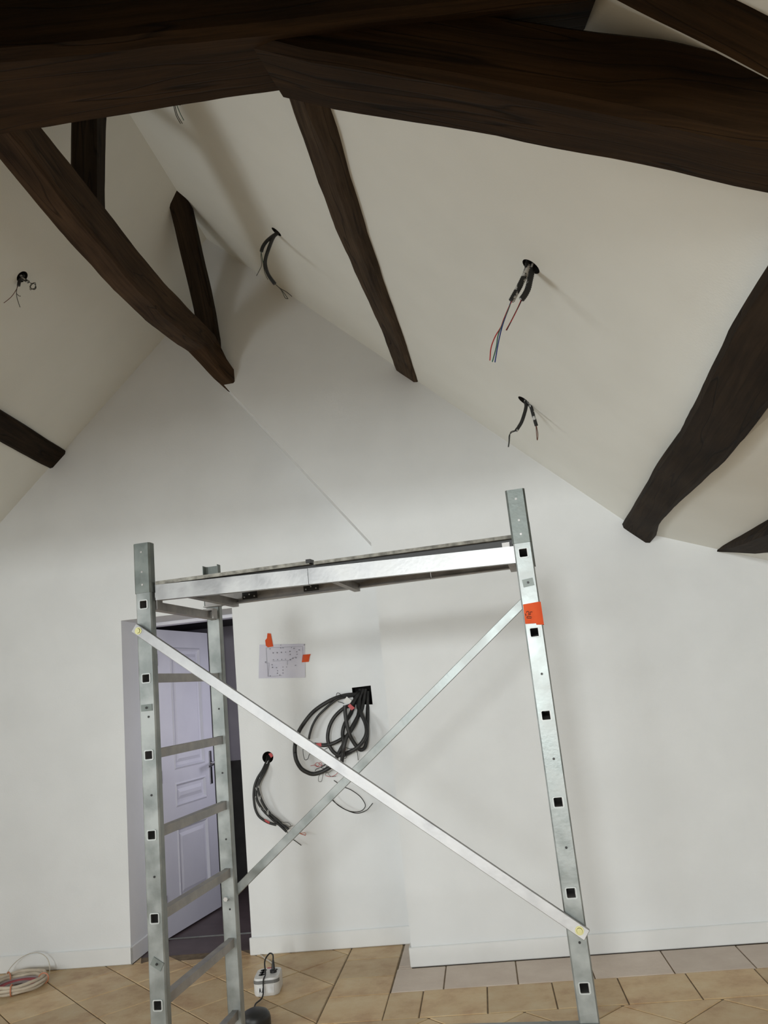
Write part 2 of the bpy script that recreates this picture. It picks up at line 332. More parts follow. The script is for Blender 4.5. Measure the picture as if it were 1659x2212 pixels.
D['purlin_left'] = [[(-2.7239,1.8,3.5648),(-2.8344,1.8,3.419),(-2.9459,1.8,3.5337),(-2.8287,1.8,3.6982)],[(-2.7416,2.5,3.5525),(-2.8588,2.5,3.4158),(-2.9686,2.5,3.5286),(-2.8435,2.5,3.6838)],[(-2.7601,3.2,3.5411),(-2.8832,3.2,3.4125),(-2.9906,3.2,3.5229),(-2.8584,3.2,3.6693)],[(-2.776,3.8,3.5314),(-2.9041,3.8,3.4097),(-3.0094,3.8,3.5179),(-2.8712,3.8,3.6569)],[(-2.7925,4.3,3.5268),(-2.9215,4.3,3.4074),(-3.0217,4.3,3.5104),(-2.8818,4.3,3.6465)],[(-2.8076,4.7,3.525),(-2.9355,4.7,3.4055),(-3.0298,4.7,3.5025),(-2.8903,4.7,3.6382)],[(-2.819,5.0,3.5235),(-2.9459,5.0,3.4041),(-3.0359,5.0,3.4966),(-2.8969,5.0,3.6319)],[(-2.8293,5.25,3.5215),(-2.953,5.25,3.4045),(-3.0394,5.25,3.4932),(-2.9031,5.25,3.6258)],[(-2.8372,5.45,3.5196),(-2.9585,5.45,3.4051),(-3.0422,5.45,3.4911),(-2.9081,5.45,3.621)]]
D['ridge_beam'] = [[(-1.622,1.4,3.7811),(-1.488,1.4,3.7861),(-1.488,1.4,3.9463),(-1.622,1.4,3.9463)],[(-1.622,1.9,3.7661),(-1.488,1.9,3.7711),(-1.488,1.9,3.9463),(-1.622,1.9,3.9463)],[(-1.622,2.3,3.7541),(-1.488,2.3,3.7591),(-1.488,2.3,3.9463),(-1.622,2.3,3.9463)],[(-1.622,2.6,3.737),(-1.488,2.6,3.742),(-1.488,2.6,3.9463),(-1.622,2.6,3.9463)],[(-1.622,2.9,3.7091),(-1.488,2.9,3.7141),(-1.488,2.9,3.9478),(-1.622,2.9,3.9478)],[(-1.622,3.2,3.6958),(-1.488,3.2,3.7008),(-1.488,3.2,3.9447),(-1.622,3.2,3.9447)],[(-1.622,3.6,3.6972),(-1.488,3.6,3.7022),(-1.488,3.6,3.9385),(-1.622,3.6,3.9385)],[(-1.622,4.0,3.7175),(-1.488,4.0,3.7225),(-1.488,4.0,3.9484),(-1.622,4.0,3.9484)],[(-1.622,4.4,3.7712),(-1.488,4.4,3.7762),(-1.488,4.4,3.9776),(-1.622,4.4,3.9776)],[(-1.622,4.7,3.8255),(-1.488,4.7,3.8305),(-1.488,4.7,4.0082),(-1.622,4.7,4.0082)],[(-1.565,4.86,3.76),(-1.47,4.86,3.765),(-1.47,4.86,4.0),(-1.565,4.86,4.0)],[(-1.53,4.93,3.715),(-1.425,4.93,3.72),(-1.425,4.93,3.86),(-1.53,4.93,3.86)],[(-1.47,5.08,3.665),(-1.365,5.08,3.67),(-1.365,5.08,3.735),(-1.47,5.08,3.735)]]
D['strut_gable'] = [[(-1.61,5.0,3.84),(-1.48,5.0,3.84),(-1.48,5.09,3.84),(-1.61,5.09,3.84)],[(-1.61,4.9,4.05),(-1.48,4.9,4.05),(-1.48,5.0,4.05),(-1.61,5.0,4.05)],[(-1.61,4.84,4.2),(-1.48,4.84,4.2),(-1.48,4.95,4.2),(-1.61,4.95,4.2)],[(-1.61,4.43,4.8),(-1.48,4.43,4.8),(-1.48,4.545,4.8),(-1.61,4.545,4.8)],[(-1.61,4.29,5.0),(-1.48,4.29,5.0),(-1.48,4.4,5.0),(-1.61,4.4,5.0)]]
D['strut_near'] = [[(-1.63,3.18,3.84),(-1.5,3.18,3.84),(-1.5,3.285,3.84),(-1.63,3.285,3.84)],[(-1.63,3.19,4.05),(-1.5,3.19,4.05),(-1.5,3.29,4.05),(-1.63,3.29,4.05)],[(-1.63,3.21,4.4),(-1.5,3.21,4.4),(-1.5,3.335,4.4),(-1.63,3.335,4.4)],[(-1.63,3.24,4.9),(-1.5,3.24,4.9),(-1.5,3.4,4.9),(-1.63,3.4,4.9)]]
D['bundle'] = [([(-0.7959,5.48,1.5719),(-0.8268,5.4433,1.5512),(-0.9056,5.4067,1.5488),(-0.9965,5.37,1.5258),(-1.1075,5.3567,1.4677),(-1.1882,5.3433,1.3856),(-1.2263,5.33,1.3216),(-1.2431,5.33,1.2679),(-1.2482,5.33,1.226),(-1.2427,5.33,1.1706),(-1.2179,5.34,1.117),(-1.1823,5.35,1.0876),(-1.1455,5.36,1.0727),(-1.0973,5.3667,1.0782),(-1.0526,5.3733,1.0945),(-1.0119,5.38,1.1154)],0.0138),([(-0.7984,5.46,1.5636),(-0.8369,5.43,1.5437),(-0.8826,5.4,1.5392),(-0.9432,5.3788,1.5313),(-0.9997,5.375,1.4999),(-1.0764,5.3712,1.4425),(-1.122,5.3725,1.3863),(-1.1476,5.3762,1.3326),(-1.1607,5.38,1.2928)],0.0078),([(-0.8032,5.46,1.5618),(-0.8232,5.4236,1.5337),(-0.8584,5.3873,1.4857),(-0.9047,5.3582,1.4695),(-0.9659,5.3509,1.4241),(-1.0054,5.3436,1.3682),(-1.0256,5.3418,1.302),(-1.0227,5.3455,1.2505),(-1.0028,5.3491,1.2061),(-0.9713,5.3582,1.1771),(-0.9291,5.3691,1.1723),(-0.8849,5.38,1.1884)],0.013),([(-0.803,5.47,1.5794),(-0.8112,5.425,1.4712),(-0.8195,5.38,1.4087),(-0.8546,5.365,1.3441),(-0.8923,5.35,1.2974),(-0.9334,5.345,1.2762),(-0.997,5.34,1.2528),(-1.0529,5.35,1.2466),(-1.1213,5.36,1.2564)],0.013),([(-0.7802,5.47,1.5771),(-0.819,5.4256,1.485),(-0.798,5.3811,1.4238),(-0.7695,5.3533,1.3537),(-0.7676,5.3311,1.2954),(-0.7952,5.3222,1.2481),(-0.8296,5.3267,1.2173),(-0.8635,5.3344,1.1988),(-0.921,5.3522,1.1815),(-0.9823,5.37,1.1771)],0.013),([(-0.7475,5.47,1.5606),(-0.7563,5.4336,1.4655),(-0.7639,5.3973,1.3594),(-0.7717,5.3791,1.2757),(-0.7869,5.3655,1.2145),(-0.8134,5.3518,1.1948),(-0.838,5.3382,1.2171),(-0.8647,5.3264,1.2669),(-0.8772,5.3173,1.3066),(-0.8874,5.31,1.3758),(-0.8908,5.31,1.4357),(-0.8884,5.31,1.4867)],0.013),([(-0.8226,5.46,1.5505),(-0.8664,5.41,1.4379),(-0.9046,5.36,1.3748),(-0.9256,5.345,1.3137),(-0.9221,5.33,1.2508),(-0.9492,5.35,1.2096),(-0.9864,5.37,1.1563)],0.013),([(-0.7621,5.47,1.5753),(-0.7935,5.4186,1.4566),(-0.828,5.3671,1.3929),(-0.8691,5.3357,1.3302),(-0.9018,5.3143,1.2754),(-0.9177,5.3043,1.2272),(-0.9303,5.3171,1.1854),(-0.9466,5.33,1.1271)],0.013)]
D['bundle_wires'] = [([(-0.9529,5.38,1.5518),(-0.9452,5.37,1.5678),(-0.932,5.36,1.5697),(-0.9204,5.365,1.5576),(-0.9157,5.37,1.544)],0.0018,'black'),([(-0.848,5.38,1.202),(-0.8418,5.36,1.1651),(-0.8434,5.37,1.1307)],0.0018,'black'),([(-1.2037,5.38,1.2475),(-1.2035,5.372,1.2055),(-1.1945,5.364,1.1673),(-1.1737,5.362,1.1698),(-1.1636,5.366,1.1939),(-1.1526,5.37,1.2011)],0.0018,'black'),([(-1.1634,5.38,1.1227),(-1.131,5.3764,1.1265),(-1.1176,5.3727,1.1172),(-1.1032,5.3691,1.1205),(-1.1054,5.3655,1.138),(-1.1226,5.3618,1.1378),(-1.1281,5.3609,1.1236),(-1.107,5.3627,1.1131),(-1.0842,5.3645,1.1235),(-1.092,5.3664,1.1409),(-1.1019,5.3682,1.1331),(-1.0771,5.37,1.1139)],0.0014,'red'),([(-1.1349,5.38,1.0885),(-1.1239,5.375,1.1007),(-1.0863,5.37,1.1105),(-1.0621,5.365,1.1215),(-1.0471,5.36,1.129),(-1.0797,5.3625,1.1191),(-1.0901,5.365,1.1071),(-1.0688,5.3675,1.1008),(-1.0502,5.37,1.1157)],0.0018,'black'),([(-1.0735,5.38,1.0746),(-1.0443,5.3667,1.0735),(-1.0113,5.3633,1.0877),(-1.0085,5.37,1.0825)],0.0014,'grey'),([(-1.0686,5.38,1.0532),(-1.0334,5.3667,1.0453),(-1.0011,5.3633,1.0533),(-0.9784,5.37,1.0715)],0.0014,'red'),([(-1.0705,5.38,1.0575),(-1.0531,5.3667,1.0743),(-1.0326,5.3633,1.0477),(-0.9986,5.37,1.0439)],0.0014,'grey'),([(-1.0794,5.38,1.0836),(-1.0938,5.372,1.027),(-1.1062,5.364,1.0206),(-1.1148,5.362,1.03),(-1.1078,5.366,1.0582),(-1.0752,5.37,1.0843)],0.0014,'grey'),([(-0.9179,5.38,1.2169),(-0.8932,5.36,1.2078),(-0.8726,5.37,1.2072)],0.0018,'black'),([(-0.9318,5.38,1.1631),(-0.935,5.3667,1.152),(-0.921,5.3633,1.1531),(-0.9138,5.37,1.1708)],0.0018,'black'),([(-1.0612,5.38,1.2173),(-1.0203,5.36,1.2322),(-1.0008,5.37,1.2211)],0.0018,'black'),([(-0.945,5.38,1.514),(-0.9152,5.36,1.5051),(-0.9041,5.37,1.4972)],0.0018,'black')]
D['loop_wire'] = [[(-1.016,5.38,1.0192),(-0.9615,5.377,0.9772),(-0.9103,5.374,0.9524),(-0.8565,5.371,0.9109),(-0.8295,5.37,0.8716),(-0.8244,5.37,0.8424),(-0.8521,5.37,0.8181),(-0.9007,5.371,0.8151),(-0.9522,5.374,0.8321),(-1.0106,5.377,0.8736),(-1.0478,5.38,0.9095)],[(-1.068,5.38,0.932),(-1.0412,5.38,0.9089),(-1.0032,5.38,0.8643),(-0.9444,5.3771,0.8268),(-0.88,5.3729,0.8049),(-0.8218,5.3714,0.8174),(-0.794,5.3757,0.839),(-0.7753,5.38,0.8574)]]
D['bundle_tape'] = [([(-0.8695,5.3,1.4809),(-0.8527,5.3,1.4942),(-0.8244,5.3,1.4637),(-0.8456,5.3,1.4509)],'red'),([(-1.1077,5.34,1.2631),(-1.0719,5.34,1.264),(-1.0716,5.34,1.2407),(-1.1043,5.34,1.25)],'red'),([(-0.9257,5.31,1.2233),(-0.9102,5.31,1.224),(-0.9095,5.31,1.2071),(-0.923,5.31,1.2042)],'red'),([(-0.8971,5.31,1.5133),(-0.8722,5.31,1.5409),(-0.8415,5.31,1.5121),(-0.8541,5.31,1.4962),(-0.8854,5.31,1.495)],'white')]
D['drop'] = [([(-1.4744,5.48,1.2058),(-1.4744,5.4436,1.172),(-1.4931,5.4073,1.1237),(-1.524,5.3927,1.0815),(-1.546,5.3836,1.0349),(-1.5553,5.38,0.9868),(-1.5568,5.38,0.9377),(-1.5518,5.3818,0.8881),(-1.535,5.3864,0.8437),(-1.5067,5.3909,0.8146),(-1.4709,5.3955,0.7915),(-1.4243,5.4,0.774)],0.0085),([(-1.4639,5.48,1.2015),(-1.467,5.4391,1.1583),(-1.4915,5.3982,1.1112),(-1.5195,5.3827,1.0558),(-1.5365,5.3736,1.0024),(-1.5353,5.37,0.9537),(-1.5189,5.37,0.9099),(-1.4908,5.3718,0.8682),(-1.4627,5.3764,0.836),(-1.4281,5.3809,0.8001),(-1.4029,5.3855,0.7779),(-1.3555,5.39,0.7282)],0.0085),([(-1.4569,5.48,1.1974),(-1.4546,5.4345,1.1644),(-1.4749,5.3891,1.1108),(-1.5059,5.3727,1.0591),(-1.5203,5.3636,1.0187),(-1.5127,5.3627,0.9723),(-1.4961,5.3673,0.9246),(-1.4757,5.3718,0.8832),(-1.4449,5.3764,0.841),(-1.4065,5.38,0.8049),(-1.3807,5.38,0.777),(-1.338,5.38,0.7446)],0.0085)]
D['drop_wires'] = [([(-1.3998,5.38,0.8011),(-1.372,5.3767,0.7897),(-1.347,5.3733,0.7882),(-1.3262,5.37,0.7774),(-1.3197,5.3667,0.7614),(-1.3326,5.3633,0.763),(-1.3751,5.36,0.7863)],0.0016,'grey'),([(-1.4006,5.38,0.7915),(-1.3652,5.3733,0.7768),(-1.3266,5.3667,0.762),(-1.3072,5.36,0.7679)],0.0016,'grey'),([(-1.2807,5.38,0.7239),(-1.2603,5.378,0.713),(-1.2322,5.376,0.7143),(-1.2293,5.374,0.7016),(-1.2526,5.372,0.707),(-1.2785,5.37,0.7223)],0.0018,'orange'),([(-1.2954,5.38,0.7123),(-1.285,5.3775,0.7055),(-1.2768,5.375,0.7149),(-1.2593,5.3725,0.7107),(-1.2287,5.37,0.6991)],0.0018,'red'),([(-1.3555,5.39,0.7282),(-1.3274,5.39,0.6874),(-1.3013,5.39,0.6662),(-1.2655,5.39,0.6378)],0.003,'grey')]
D['drop_marks'] = [([(-1.4943,5.385,0.8178),(-1.4625,5.385,0.7974),(-1.4668,5.385,0.7864),(-1.4985,5.385,0.8084)],'red'),([(-1.4516,5.425,1.2222),(-1.4333,5.425,1.2273),(-1.4205,5.425,1.2059),(-1.4357,5.425,1.1938)],'red')]
D['ceil'] = {'a':{'h':(0.3755,2.7416,3.0245),'cond':[[(0.3728,2.742,3.0481),(0.3623,2.7434,3.0206),(0.3443,2.7459,2.9875),(0.3232,2.7488,2.9552),(0.3025,2.7516,2.9265),(0.288,2.7536,2.9058)],[(0.3837,2.7405,3.0304),(0.3749,2.7417,3.0026),(0.3639,2.7432,2.9716),(0.353,2.7447,2.9408),(0.3382,2.7467,2.9183),(0.3235,2.7488,2.9032)]],'wires':[([(0.288,2.7536,2.9058),(0.272,2.7558,2.8743),(0.2542,2.7582,2.8414),(0.2391,2.7603,2.8154),(0.223,2.7625,2.7824),(0.2104,2.7642,2.7377),(0.1897,2.7671,2.686)],'green'),([(0.289,2.7535,2.9056),(0.2725,2.7557,2.8779),(0.2505,2.7588,2.8386),(0.237,2.7606,2.8122),(0.2127,2.7639,2.7809),(0.1925,2.7667,2.7415),(0.1818,2.7682,2.693)],'red'),([(0.2868,2.7538,2.9042),(0.2699,2.7561,2.8711),(0.2517,2.7586,2.8347),(0.2372,2.7606,2.8012),(0.2214,2.7627,2.7572),(0.2098,2.7643,2.7197),(0.1989,2.7658,2.6823)],'blue'),([(0.3232,2.7488,2.9014),(0.305,2.7513,2.8705),(0.2798,2.7547,2.8321),(0.2544,2.7582,2.7967)],'red'),([(0.3245,2.7486,2.9011),(0.3071,2.751,2.8737),(0.2882,2.7536,2.8449),(0.2557,2.758,2.7964)],'black')]},'b':{'h':(0.4191,4.1085,2.9837),'cond':[[(0.4287,4.1075,2.9919),(0.4255,4.1079,2.9508),(0.4067,4.1098,2.9023),(0.387,4.1118,2.8644),(0.3552,4.115,2.8261)],[(0.4392,4.1065,2.9796),(0.4508,4.1053,2.9411),(0.4563,4.1047,2.8936),(0.4636,4.104,2.8357)]],'wires':[([(0.3552,4.115,2.8261),(0.3301,4.1176,2.8201),(0.3159,4.1191,2.8045),(0.3109,4.1196,2.7745),(0.3031,4.1204,2.7451)],'black'),([(0.3569,4.1149,2.8283),(0.3284,4.1178,2.8255),(0.319,4.1187,2.7988),(0.3126,4.1194,2.7691),(0.3055,4.1201,2.7447)],'grey'),([(0.4636,4.104,2.8357),(0.4648,4.1039,2.7996),(0.4623,4.1041,2.7745),(0.457,4.1047,2.7576),(0.4578,4.1046,2.7906),(0.4613,4.1042,2.8361)],'redbrown')]},'c':{'h':(-0.8267,4.0179,4.1498),'cond':[[(-0.8183,4.0197,4.1442),(-0.8476,4.0136,4.1252),(-0.8854,4.0059,4.0922),(-0.9079,4.0012,4.0586),(-0.9173,3.9993,4.0303)],[(-0.8316,4.0169,4.1361),(-0.8515,4.0128,4.1051),(-0.8788,4.0072,4.0398),(-0.8977,4.0033,3.9833),(-0.9006,4.0027,3.9405),(-0.8892,4.0051,3.8858),(-0.858,4.0115,3.8274)]],'wires':[([(-0.9186,3.999,4.0289),(-0.9219,3.9984,3.9989),(-0.9215,3.9984,3.9473),(-0.9376,3.9951,3.9111),(-0.9538,3.9918,3.8821)],'grey'),([(-0.9186,3.999,4.0289),(-0.9153,3.9997,3.9842),(-0.9111,4.0006,3.9325),(-0.9063,4.0016,3.8924),(-0.8937,4.0042,3.8562)],'grey'),([(-0.9186,3.999,4.0289),(-0.9114,4.0005,3.9668),(-0.8938,4.0041,3.9287)],'green'),([(-0.8568,4.0118,3.8273),(-0.83,4.0173,3.7976),(-0.7967,4.0241,3.7732),(-0.7699,4.0296,3.7449)],'black'),([(-0.8568,4.0118,3.8273),(-0.8302,4.0172,3.7948),(-0.8173,4.0199,3.7659),(-0.8068,4.022,3.7372),(-0.7909,4.0253,3.7321)],'grey'),([(-0.8568,4.0118,3.8273),(-0.8279,4.0177,3.7918),(-0.8098,4.0214,3.7655),(-0.7933,4.0248,3.7336)],'grey')]},'d':{'h':(-2.3048,3.9366,4.0684),'cond':[[(-2.3008,3.9389,4.0807),(-2.3144,3.9309,4.0512),(-2.3182,3.9287,4.0338),(-2.3213,3.9269,4.0103)],[(-2.3083,3.9345,4.0732),(-2.3054,3.9362,4.0589),(-2.2903,3.9451,4.0485),(-2.2752,3.9539,4.038)]],'wires':[([(-2.325,3.9247,4.0076),(-2.3325,3.9203,3.9814),(-2.3549,3.9073,3.9346),(-2.3866,3.8887,3.8941)],'redbrown'),([(-2.3265,3.9239,4.0074),(-2.331,3.9212,3.9649),(-2.3266,3.9238,3.9239),(-2.3148,3.9307,3.8766)],'grey'),([(-2.331,3.9212,3.9608),(-2.3206,3.9273,3.9476),(-2.3116,3.9326,3.9468)],'grey'),([(-2.2737,3.9548,4.0383),(-2.2616,3.9619,4.0337),(-2.2463,3.9708,4.0402),(-2.2449,3.9717,4.0192),(-2.2541,3.9662,3.9968),(-2.2693,3.9574,4.0072),(-2.2646,3.9601,4.029),(-2.2479,3.9699,4.0315),(-2.2449,3.9716,4.0086),(-2.2572,3.9645,4.0005),(-2.2693,3.9573,3.9925),(-2.2662,3.9592,4.0161),(-2.2524,3.9672,4.035),(-2.2419,3.9734,4.0112),(-2.2526,3.9671,3.9949),(-2.2723,3.9556,4.011)],'grey')]},'e':{'h':(-1.0964,3.1943,4.4022),'cond':[[(-1.0964,3.1943,4.4022),(-1.0992,3.1933,4.384)]],'wires':[([(-1.1005,3.1929,4.4019),(-1.0975,3.1939,4.3254),(-1.0775,3.2007,4.271)],'black'),([(-1.0964,3.1943,4.4022),(-1.0914,3.196,4.3258),(-1.0694,3.2035,4.2716)],'grey'),([(-1.0923,3.1957,4.4026),(-1.0807,3.1996,4.3394),(-1.0626,3.2059,4.2899)],'green')]}}
D['tape_strokes'] = [[(1.2872,1.7498),(1.2881,1.7424)],[(1.2908,1.7527),(1.2934,1.756),(1.2981,1.7555),(1.2982,1.7502),(1.2971,1.7454)],[(1.3093,1.7521),(1.3043,1.7535),(1.3017,1.7498),(1.3033,1.7458),(1.2963,1.7455)],[(1.29,1.7349),(1.2909,1.7396),(1.2957,1.741),(1.301,1.7389),(1.305,1.7364)],[(1.2916,1.735),(1.298,1.7347),(1.3034,1.7328)]]
D['tape_outline'] = [(1.2839,1.7788),(1.3336,1.7818),(1.3348,1.7103),(1.3158,1.7124),(1.3156,1.7168),(1.2828,1.7183)]
D['paper'] = [(-1.4629,5.428,1.9472),(-1.1482,5.428,1.9197),(-1.1619,5.428,1.6929),(-1.4847,5.428,1.7212)]
D['paper_tape'] = [[(-1.4019,5.425,2.0184),(-1.3785,5.425,2.0144),(-1.3677,5.425,1.9248),(-1.4055,5.425,1.9227),(-1.4188,5.425,1.9348),(-1.421,5.425,1.9716),(-1.4074,5.425,1.9854)],[(-1.1674,5.425,1.8476),(-1.1116,5.425,1.8463),(-1.1189,5.425,1.8335),(-1.1297,5.425,1.7956),(-1.1776,5.425,1.7976)]]
D['paper_dots'] = [(-1.3712,5.4265,1.8812),(-1.3431,5.4265,1.8797),(-1.3135,5.4265,1.8787),(-1.2838,5.4265,1.8774),(-1.2541,5.4265,1.8788),(-1.2063,5.4265,1.8714),(-1.1899,5.4265,1.8817),(-1.2246,5.4265,1.896),(-1.2412,5.4265,1.9038),(-1.2541,5.4265,1.8583),(-1.2061,5.4265,1.8542),(-1.373,5.4265,1.8345),(-1.3434,5.4265,1.8329),(-1.3155,5.4265,1.8306),(-1.289,5.4265,1.8297),(-1.2552,5.4265,1.8231),(-1.2375,5.4265,1.8309),(-1.2156,5.4265,1.8322),(-1.3847,5.4265,1.8026),(-1.3829,5.4265,1.7843),(-1.3551,5.4265,1.7799),(-1.3099,5.4265,1.7798),(-1.2852,5.4265,1.7772),(-1.3115,5.4265,1.7589),(-1.3489,5.4265,1.7583),(-1.3129,5.4265,1.7396),(-1.3517,5.4265,1.7421),(-1.3356,5.4265,1.7285),(-1.4025,5.4265,1.7293),(-1.2227,5.4265,1.7813),(-1.4285,5.4265,1.8252),(-1.3159,5.4265,1.9087),(-1.3003,5.4265,1.9086),(-1.3145,5.4265,1.9283),(-1.3911,5.4265,1.9106),(-1.1516,5.4265,1.9125)]
D['box'] = [(-0.8513,5.43,1.5945),(-0.7228,5.43,1.5939),(-0.7214,5.43,1.4797),(-0.847,5.43,1.5579)]
D['hole_wall'] = (-1.4584,5.43,1.1993)

# ------------------------------------------------------------------ the room shell
RIDGE=(-1.537,4.815)
YB=-4.5
def xz(pts,y): return [(x,y,z) for x,z in pts]
def cutter_box(a,b):
    return MB().box(a,b).build('cutter',M['cavity'])
def cutter_cyl(a,b,r,seg=20):
    return MB().cyl(a,b,r,seg).build('cutter',M['cavity'])

# gable wall (set-back plane with the doorway)
g=MB().prism(xz([(-4.4,0),(-2.45,0),(-2.45,2.221),(-1.643,2.221),(-1.643,0),(-.3,0),(-.3,3.72),(-1.537,4.87),(-4.4,2.09)],5.43),(0,.44,0))
wall_gable=g.build('wall_back',M['wall']); tag(wall_gable,kind='structure')
c1=MB().prism([(-.8513,5.40,1.5945),(-.7228,5.40,1.597),(-.7214,5.40,1.472),(-.848,5.40,1.484)],(0,.16,0)).build('cutter',M['cavity'])
c2=cutter_cyl((-1.4584,5.40,1.1993),(-1.4584,5.57,1.1993),.038)
boolean_cut(wall_gable,[c1,c2])
# projecting part of the gable wall
PF=[(-.576,0),(3.0,0),(3.0,1.67),(1.10,2.42),(-1.57,4.91),(-1.57,3.82),(-.576,2.482)]
PBk=[(-.576,0),(3.0,0),(3.0,1.67),(1.10,2.42),(-1.575,4.91),(-1.575,3.812),(-.580,2.474)]
vs_=xz(PF,5.0)+xz(PBk,5.43); n_=len(PF)
p=MB().add(vs_,[tuple(range(n_)),tuple(range(n_,2*n_))[::-1]]+[(i,n_+i,n_+(i+1)%n_,(i+1)%n_) for i in range(n_)])
tag(p.build('wall_back_step',M['wall']),kind='structure')
# side walls and the window wall behind the camera
wall_left=MB().box((-4.55,YB-.3,0),(-4.4,5.87,2.09)).build('wall_left',M['wall']); tag(wall_left,kind='structure')
cC=MB().box((-4.7,-4.25,1.05),(-4.3,-2.85,2.0)).build('cutter',M['wall']); cD=MB().box((-4.7,1.15,.9),(-4.3,2.25,1.9)).build('cutter',M['wall'])
boolean_cut(wall_left,[cC,cD])
for i,(y0,y1,z0,z1) in enumerate([(-4.25,-2.85,1.05,2.0),(1.15,2.25,.9,1.9)]):
    w=empty('window_%d'%(i+3),(-4.5,(y0+y1)/2,z0)); tag(w,kind='structure')
    for a,c in [((y0,z0),(y1,z0+.05)),((y0,z1-.05),(y1,z1)),((y0,z0+.05),(y0+.05,z1-.05)),((y1-.05,z0+.05),(y1,z1-.05))]:
        MB().box((-4.52,a[0],a[1]),(-4.46,c[0],c[1])).build('frame_bar',M['frame'],w)
tag(MB().box((3.0,YB-.3,0),(3.15,5.43,1.66)).build('wall_right',M['wall']),kind='structure')
fr=MB().prism(xz([(-4.4,0),(3.0,0),(3.0,1.66),(1.10,2.37),(-1.537,4.85),(-4.4,2.06)],YB-.3),(0,.3,0))
wall_front=fr.build('wall_front',M['wall']); tag(wall_front,kind='structure')
cA=MB().box((-2.95,YB-.5,1.1),(-1.85,YB+.2,2.45)).build('cutter',M['wall'])
cB=MB().box((-1.0,YB-.5,1.1),(-.2,YB+.2,2.45)).build('cutter',M['wall'])
boolean_cut(wall_front,[cA,cB])
for i,(x0,x1) in enumerate([(-2.95,-1.85),(-1.0,-.2)]):
    w=empty('window_%d'%(i+1),((x0+x1)/2,YB-.2,1.1)); tag(w,kind='structure')
    for a,b in [((x0,1.1),(x1,1.16)),((x0,2.39),(x1,2.45)),((x0,1.16),(x0+.06,2.39)),((x1-.06,1.16),(x1,2.39)),(((x0+x1)/2-.035,1.16),((x0+x1)/2+.035,2.39))]:
        MB().box((a[0],YB-.23,a[1]),(b[0],YB-.17,b[1])).build('frame_bar',M['frame'],w)

# sloping ceilings, with the wiring holes cut into them
def slab(name,pts,thick,n):
    d=Vector((n[0],0,n[1])).normalized()*thick
    poly=[(pts[0][0],YB-.1,pts[0][1]),(pts[1][0],YB-.1,pts[1][1]),(pts[1][0]+d.x,YB-.1,pts[1][1]+d.z),(pts[0][0]+d.x,YB-.1,pts[0][1]+d.z)]
    o=MB().prism(poly,(0,5.9-YB,0)).build(name,M['ceil']); return tag(o,kind='structure')
cl=slab('ceiling_left',[RIDGE,(-4.55,6.311-.973*4.55)],.14,(-.973,1))
cr=slab('ceiling_right',[RIDGE,(1.10,2.346)],.14,(.936,1))
slab('ceiling_low_right',[(1.10,2.346),(3.15,1.5875)],.14,(.37,1))
nR=Vector((.936,0,1)).normalized(); nL=Vector((-.973,0,1)).normalized()
HOLES={k:Vector(v['h']) for k,v in D['ceil'].items()}
cs=[]
for k in 'abce':
    h=HOLES[k]; cs.append(cutter_cyl(h-nR*.03,h+nR*.10,.038 if k in 'ab' else .034))
boolean_cut(cr,cs)
h=HOLES['d']; boolean_cut(cl,[cutter_cyl(h-nL*.03,h+nL*.10,.036)])

# unseen slab added over the camera to keep the near roof timbers dark
tag(MB().box((-4.0,YB,2.50),(.9,.70,2.62)).build('shade_slab',M['wood_plain']),kind='structure')

# baseboards
def baseboard(name,a,b,nrm,t=.013,h=.105):
    a=Vector((*a,0));b=Vector((*b,0));n=Vector((*nrm,0))*t
    mb=MB().prism([a,b,b+n,a+n],(0,0,h))
    return tag(mb.build(name,M['base'],bevel=.005),kind='structure')
baseboard('baseboard_left',(-4.39,5.43),(-2.437,5.43),(0,-1))
baseboard('baseboard_reveal',(-2.45,5.417),(-2.45,5.80),(1,0))
baseboard('baseboard_middle',(-1.656,5.43),(-.576,5.43),(0,-1))
baseboard('baseboard_right',(-.589,5.0),(2.99,5.0),(0,-1))
baseboard('baseboard_step',(-.576,5.42),(-.576,4.99),(-1,0))

# floor base and tiles
floor=MB().box((-4.5,YB-.2,-.12),(3.1,5.56,-.005)).build('floor',M['grout']); tag(floor,kind='structure')
def clip(poly,inside,inter):
    out=[]
    for i in range(len(poly)):
        a,b=poly[i],poly[(i+1)%len(poly)]
        ia,ib=inside(a),inside(b)
        if ia: out.append(a)
        if ia!=ib: out.append(inter(a,b))
    return out
def clip_rect(poly,x0,y0,x1,y1):
    for ax,v,s in ((0,x0,1),(0,x1,-1),(1,y0,1),(1,y1,-1)):
        if not poly: return poly
        def ins(p): return s*(p[ax]-v)>=-1e-9
        def itc(a,b):
            t=(v-a[ax])/(b[ax]-a[ax]); return (a[0]+(b[0]-a[0])*t,a[1]+(b[1]-a[1])*t)
        poly=clip(poly,ins,itc)
    return poly
def inset(poly,d):
    cx=sum(p[0] for p in poly)/len(poly); cy=sum(p[1] for p in poly)/len(poly)
    n=len(poly); out=[]
    for i in range(n):
        a,b,c=[Vector((*poly[(i+k)%n],0)) for k in (-1,0,1)]
        e1=(b-a);e2=(c-b)
        if e1.length<1e-5 or e2.length<1e-5: continue
        e1.normalize();e2.normalize()
        n1=Vector((-e1.y,e1.x,0));n2=Vector((-e2.y,e2.x,0))
        k=n1+n2; den=1+n1.dot(n2)
        out.append(b+k*(d/max(den,.3)))
    return out
def parea(p): return .5*sum(p[i][0]*p[(i+1)%len(p)][1]-p[(i+1)%len(p)][0]*p[i][1] for i in range(len(p)))
tiles=[]
def row(y0,y1,xs,mk):
    for a,b in zip(xs[:-1],xs[1:]): tiles.append(([(a,y0),(b,y0),(b,y1),(a,y1)],mk))
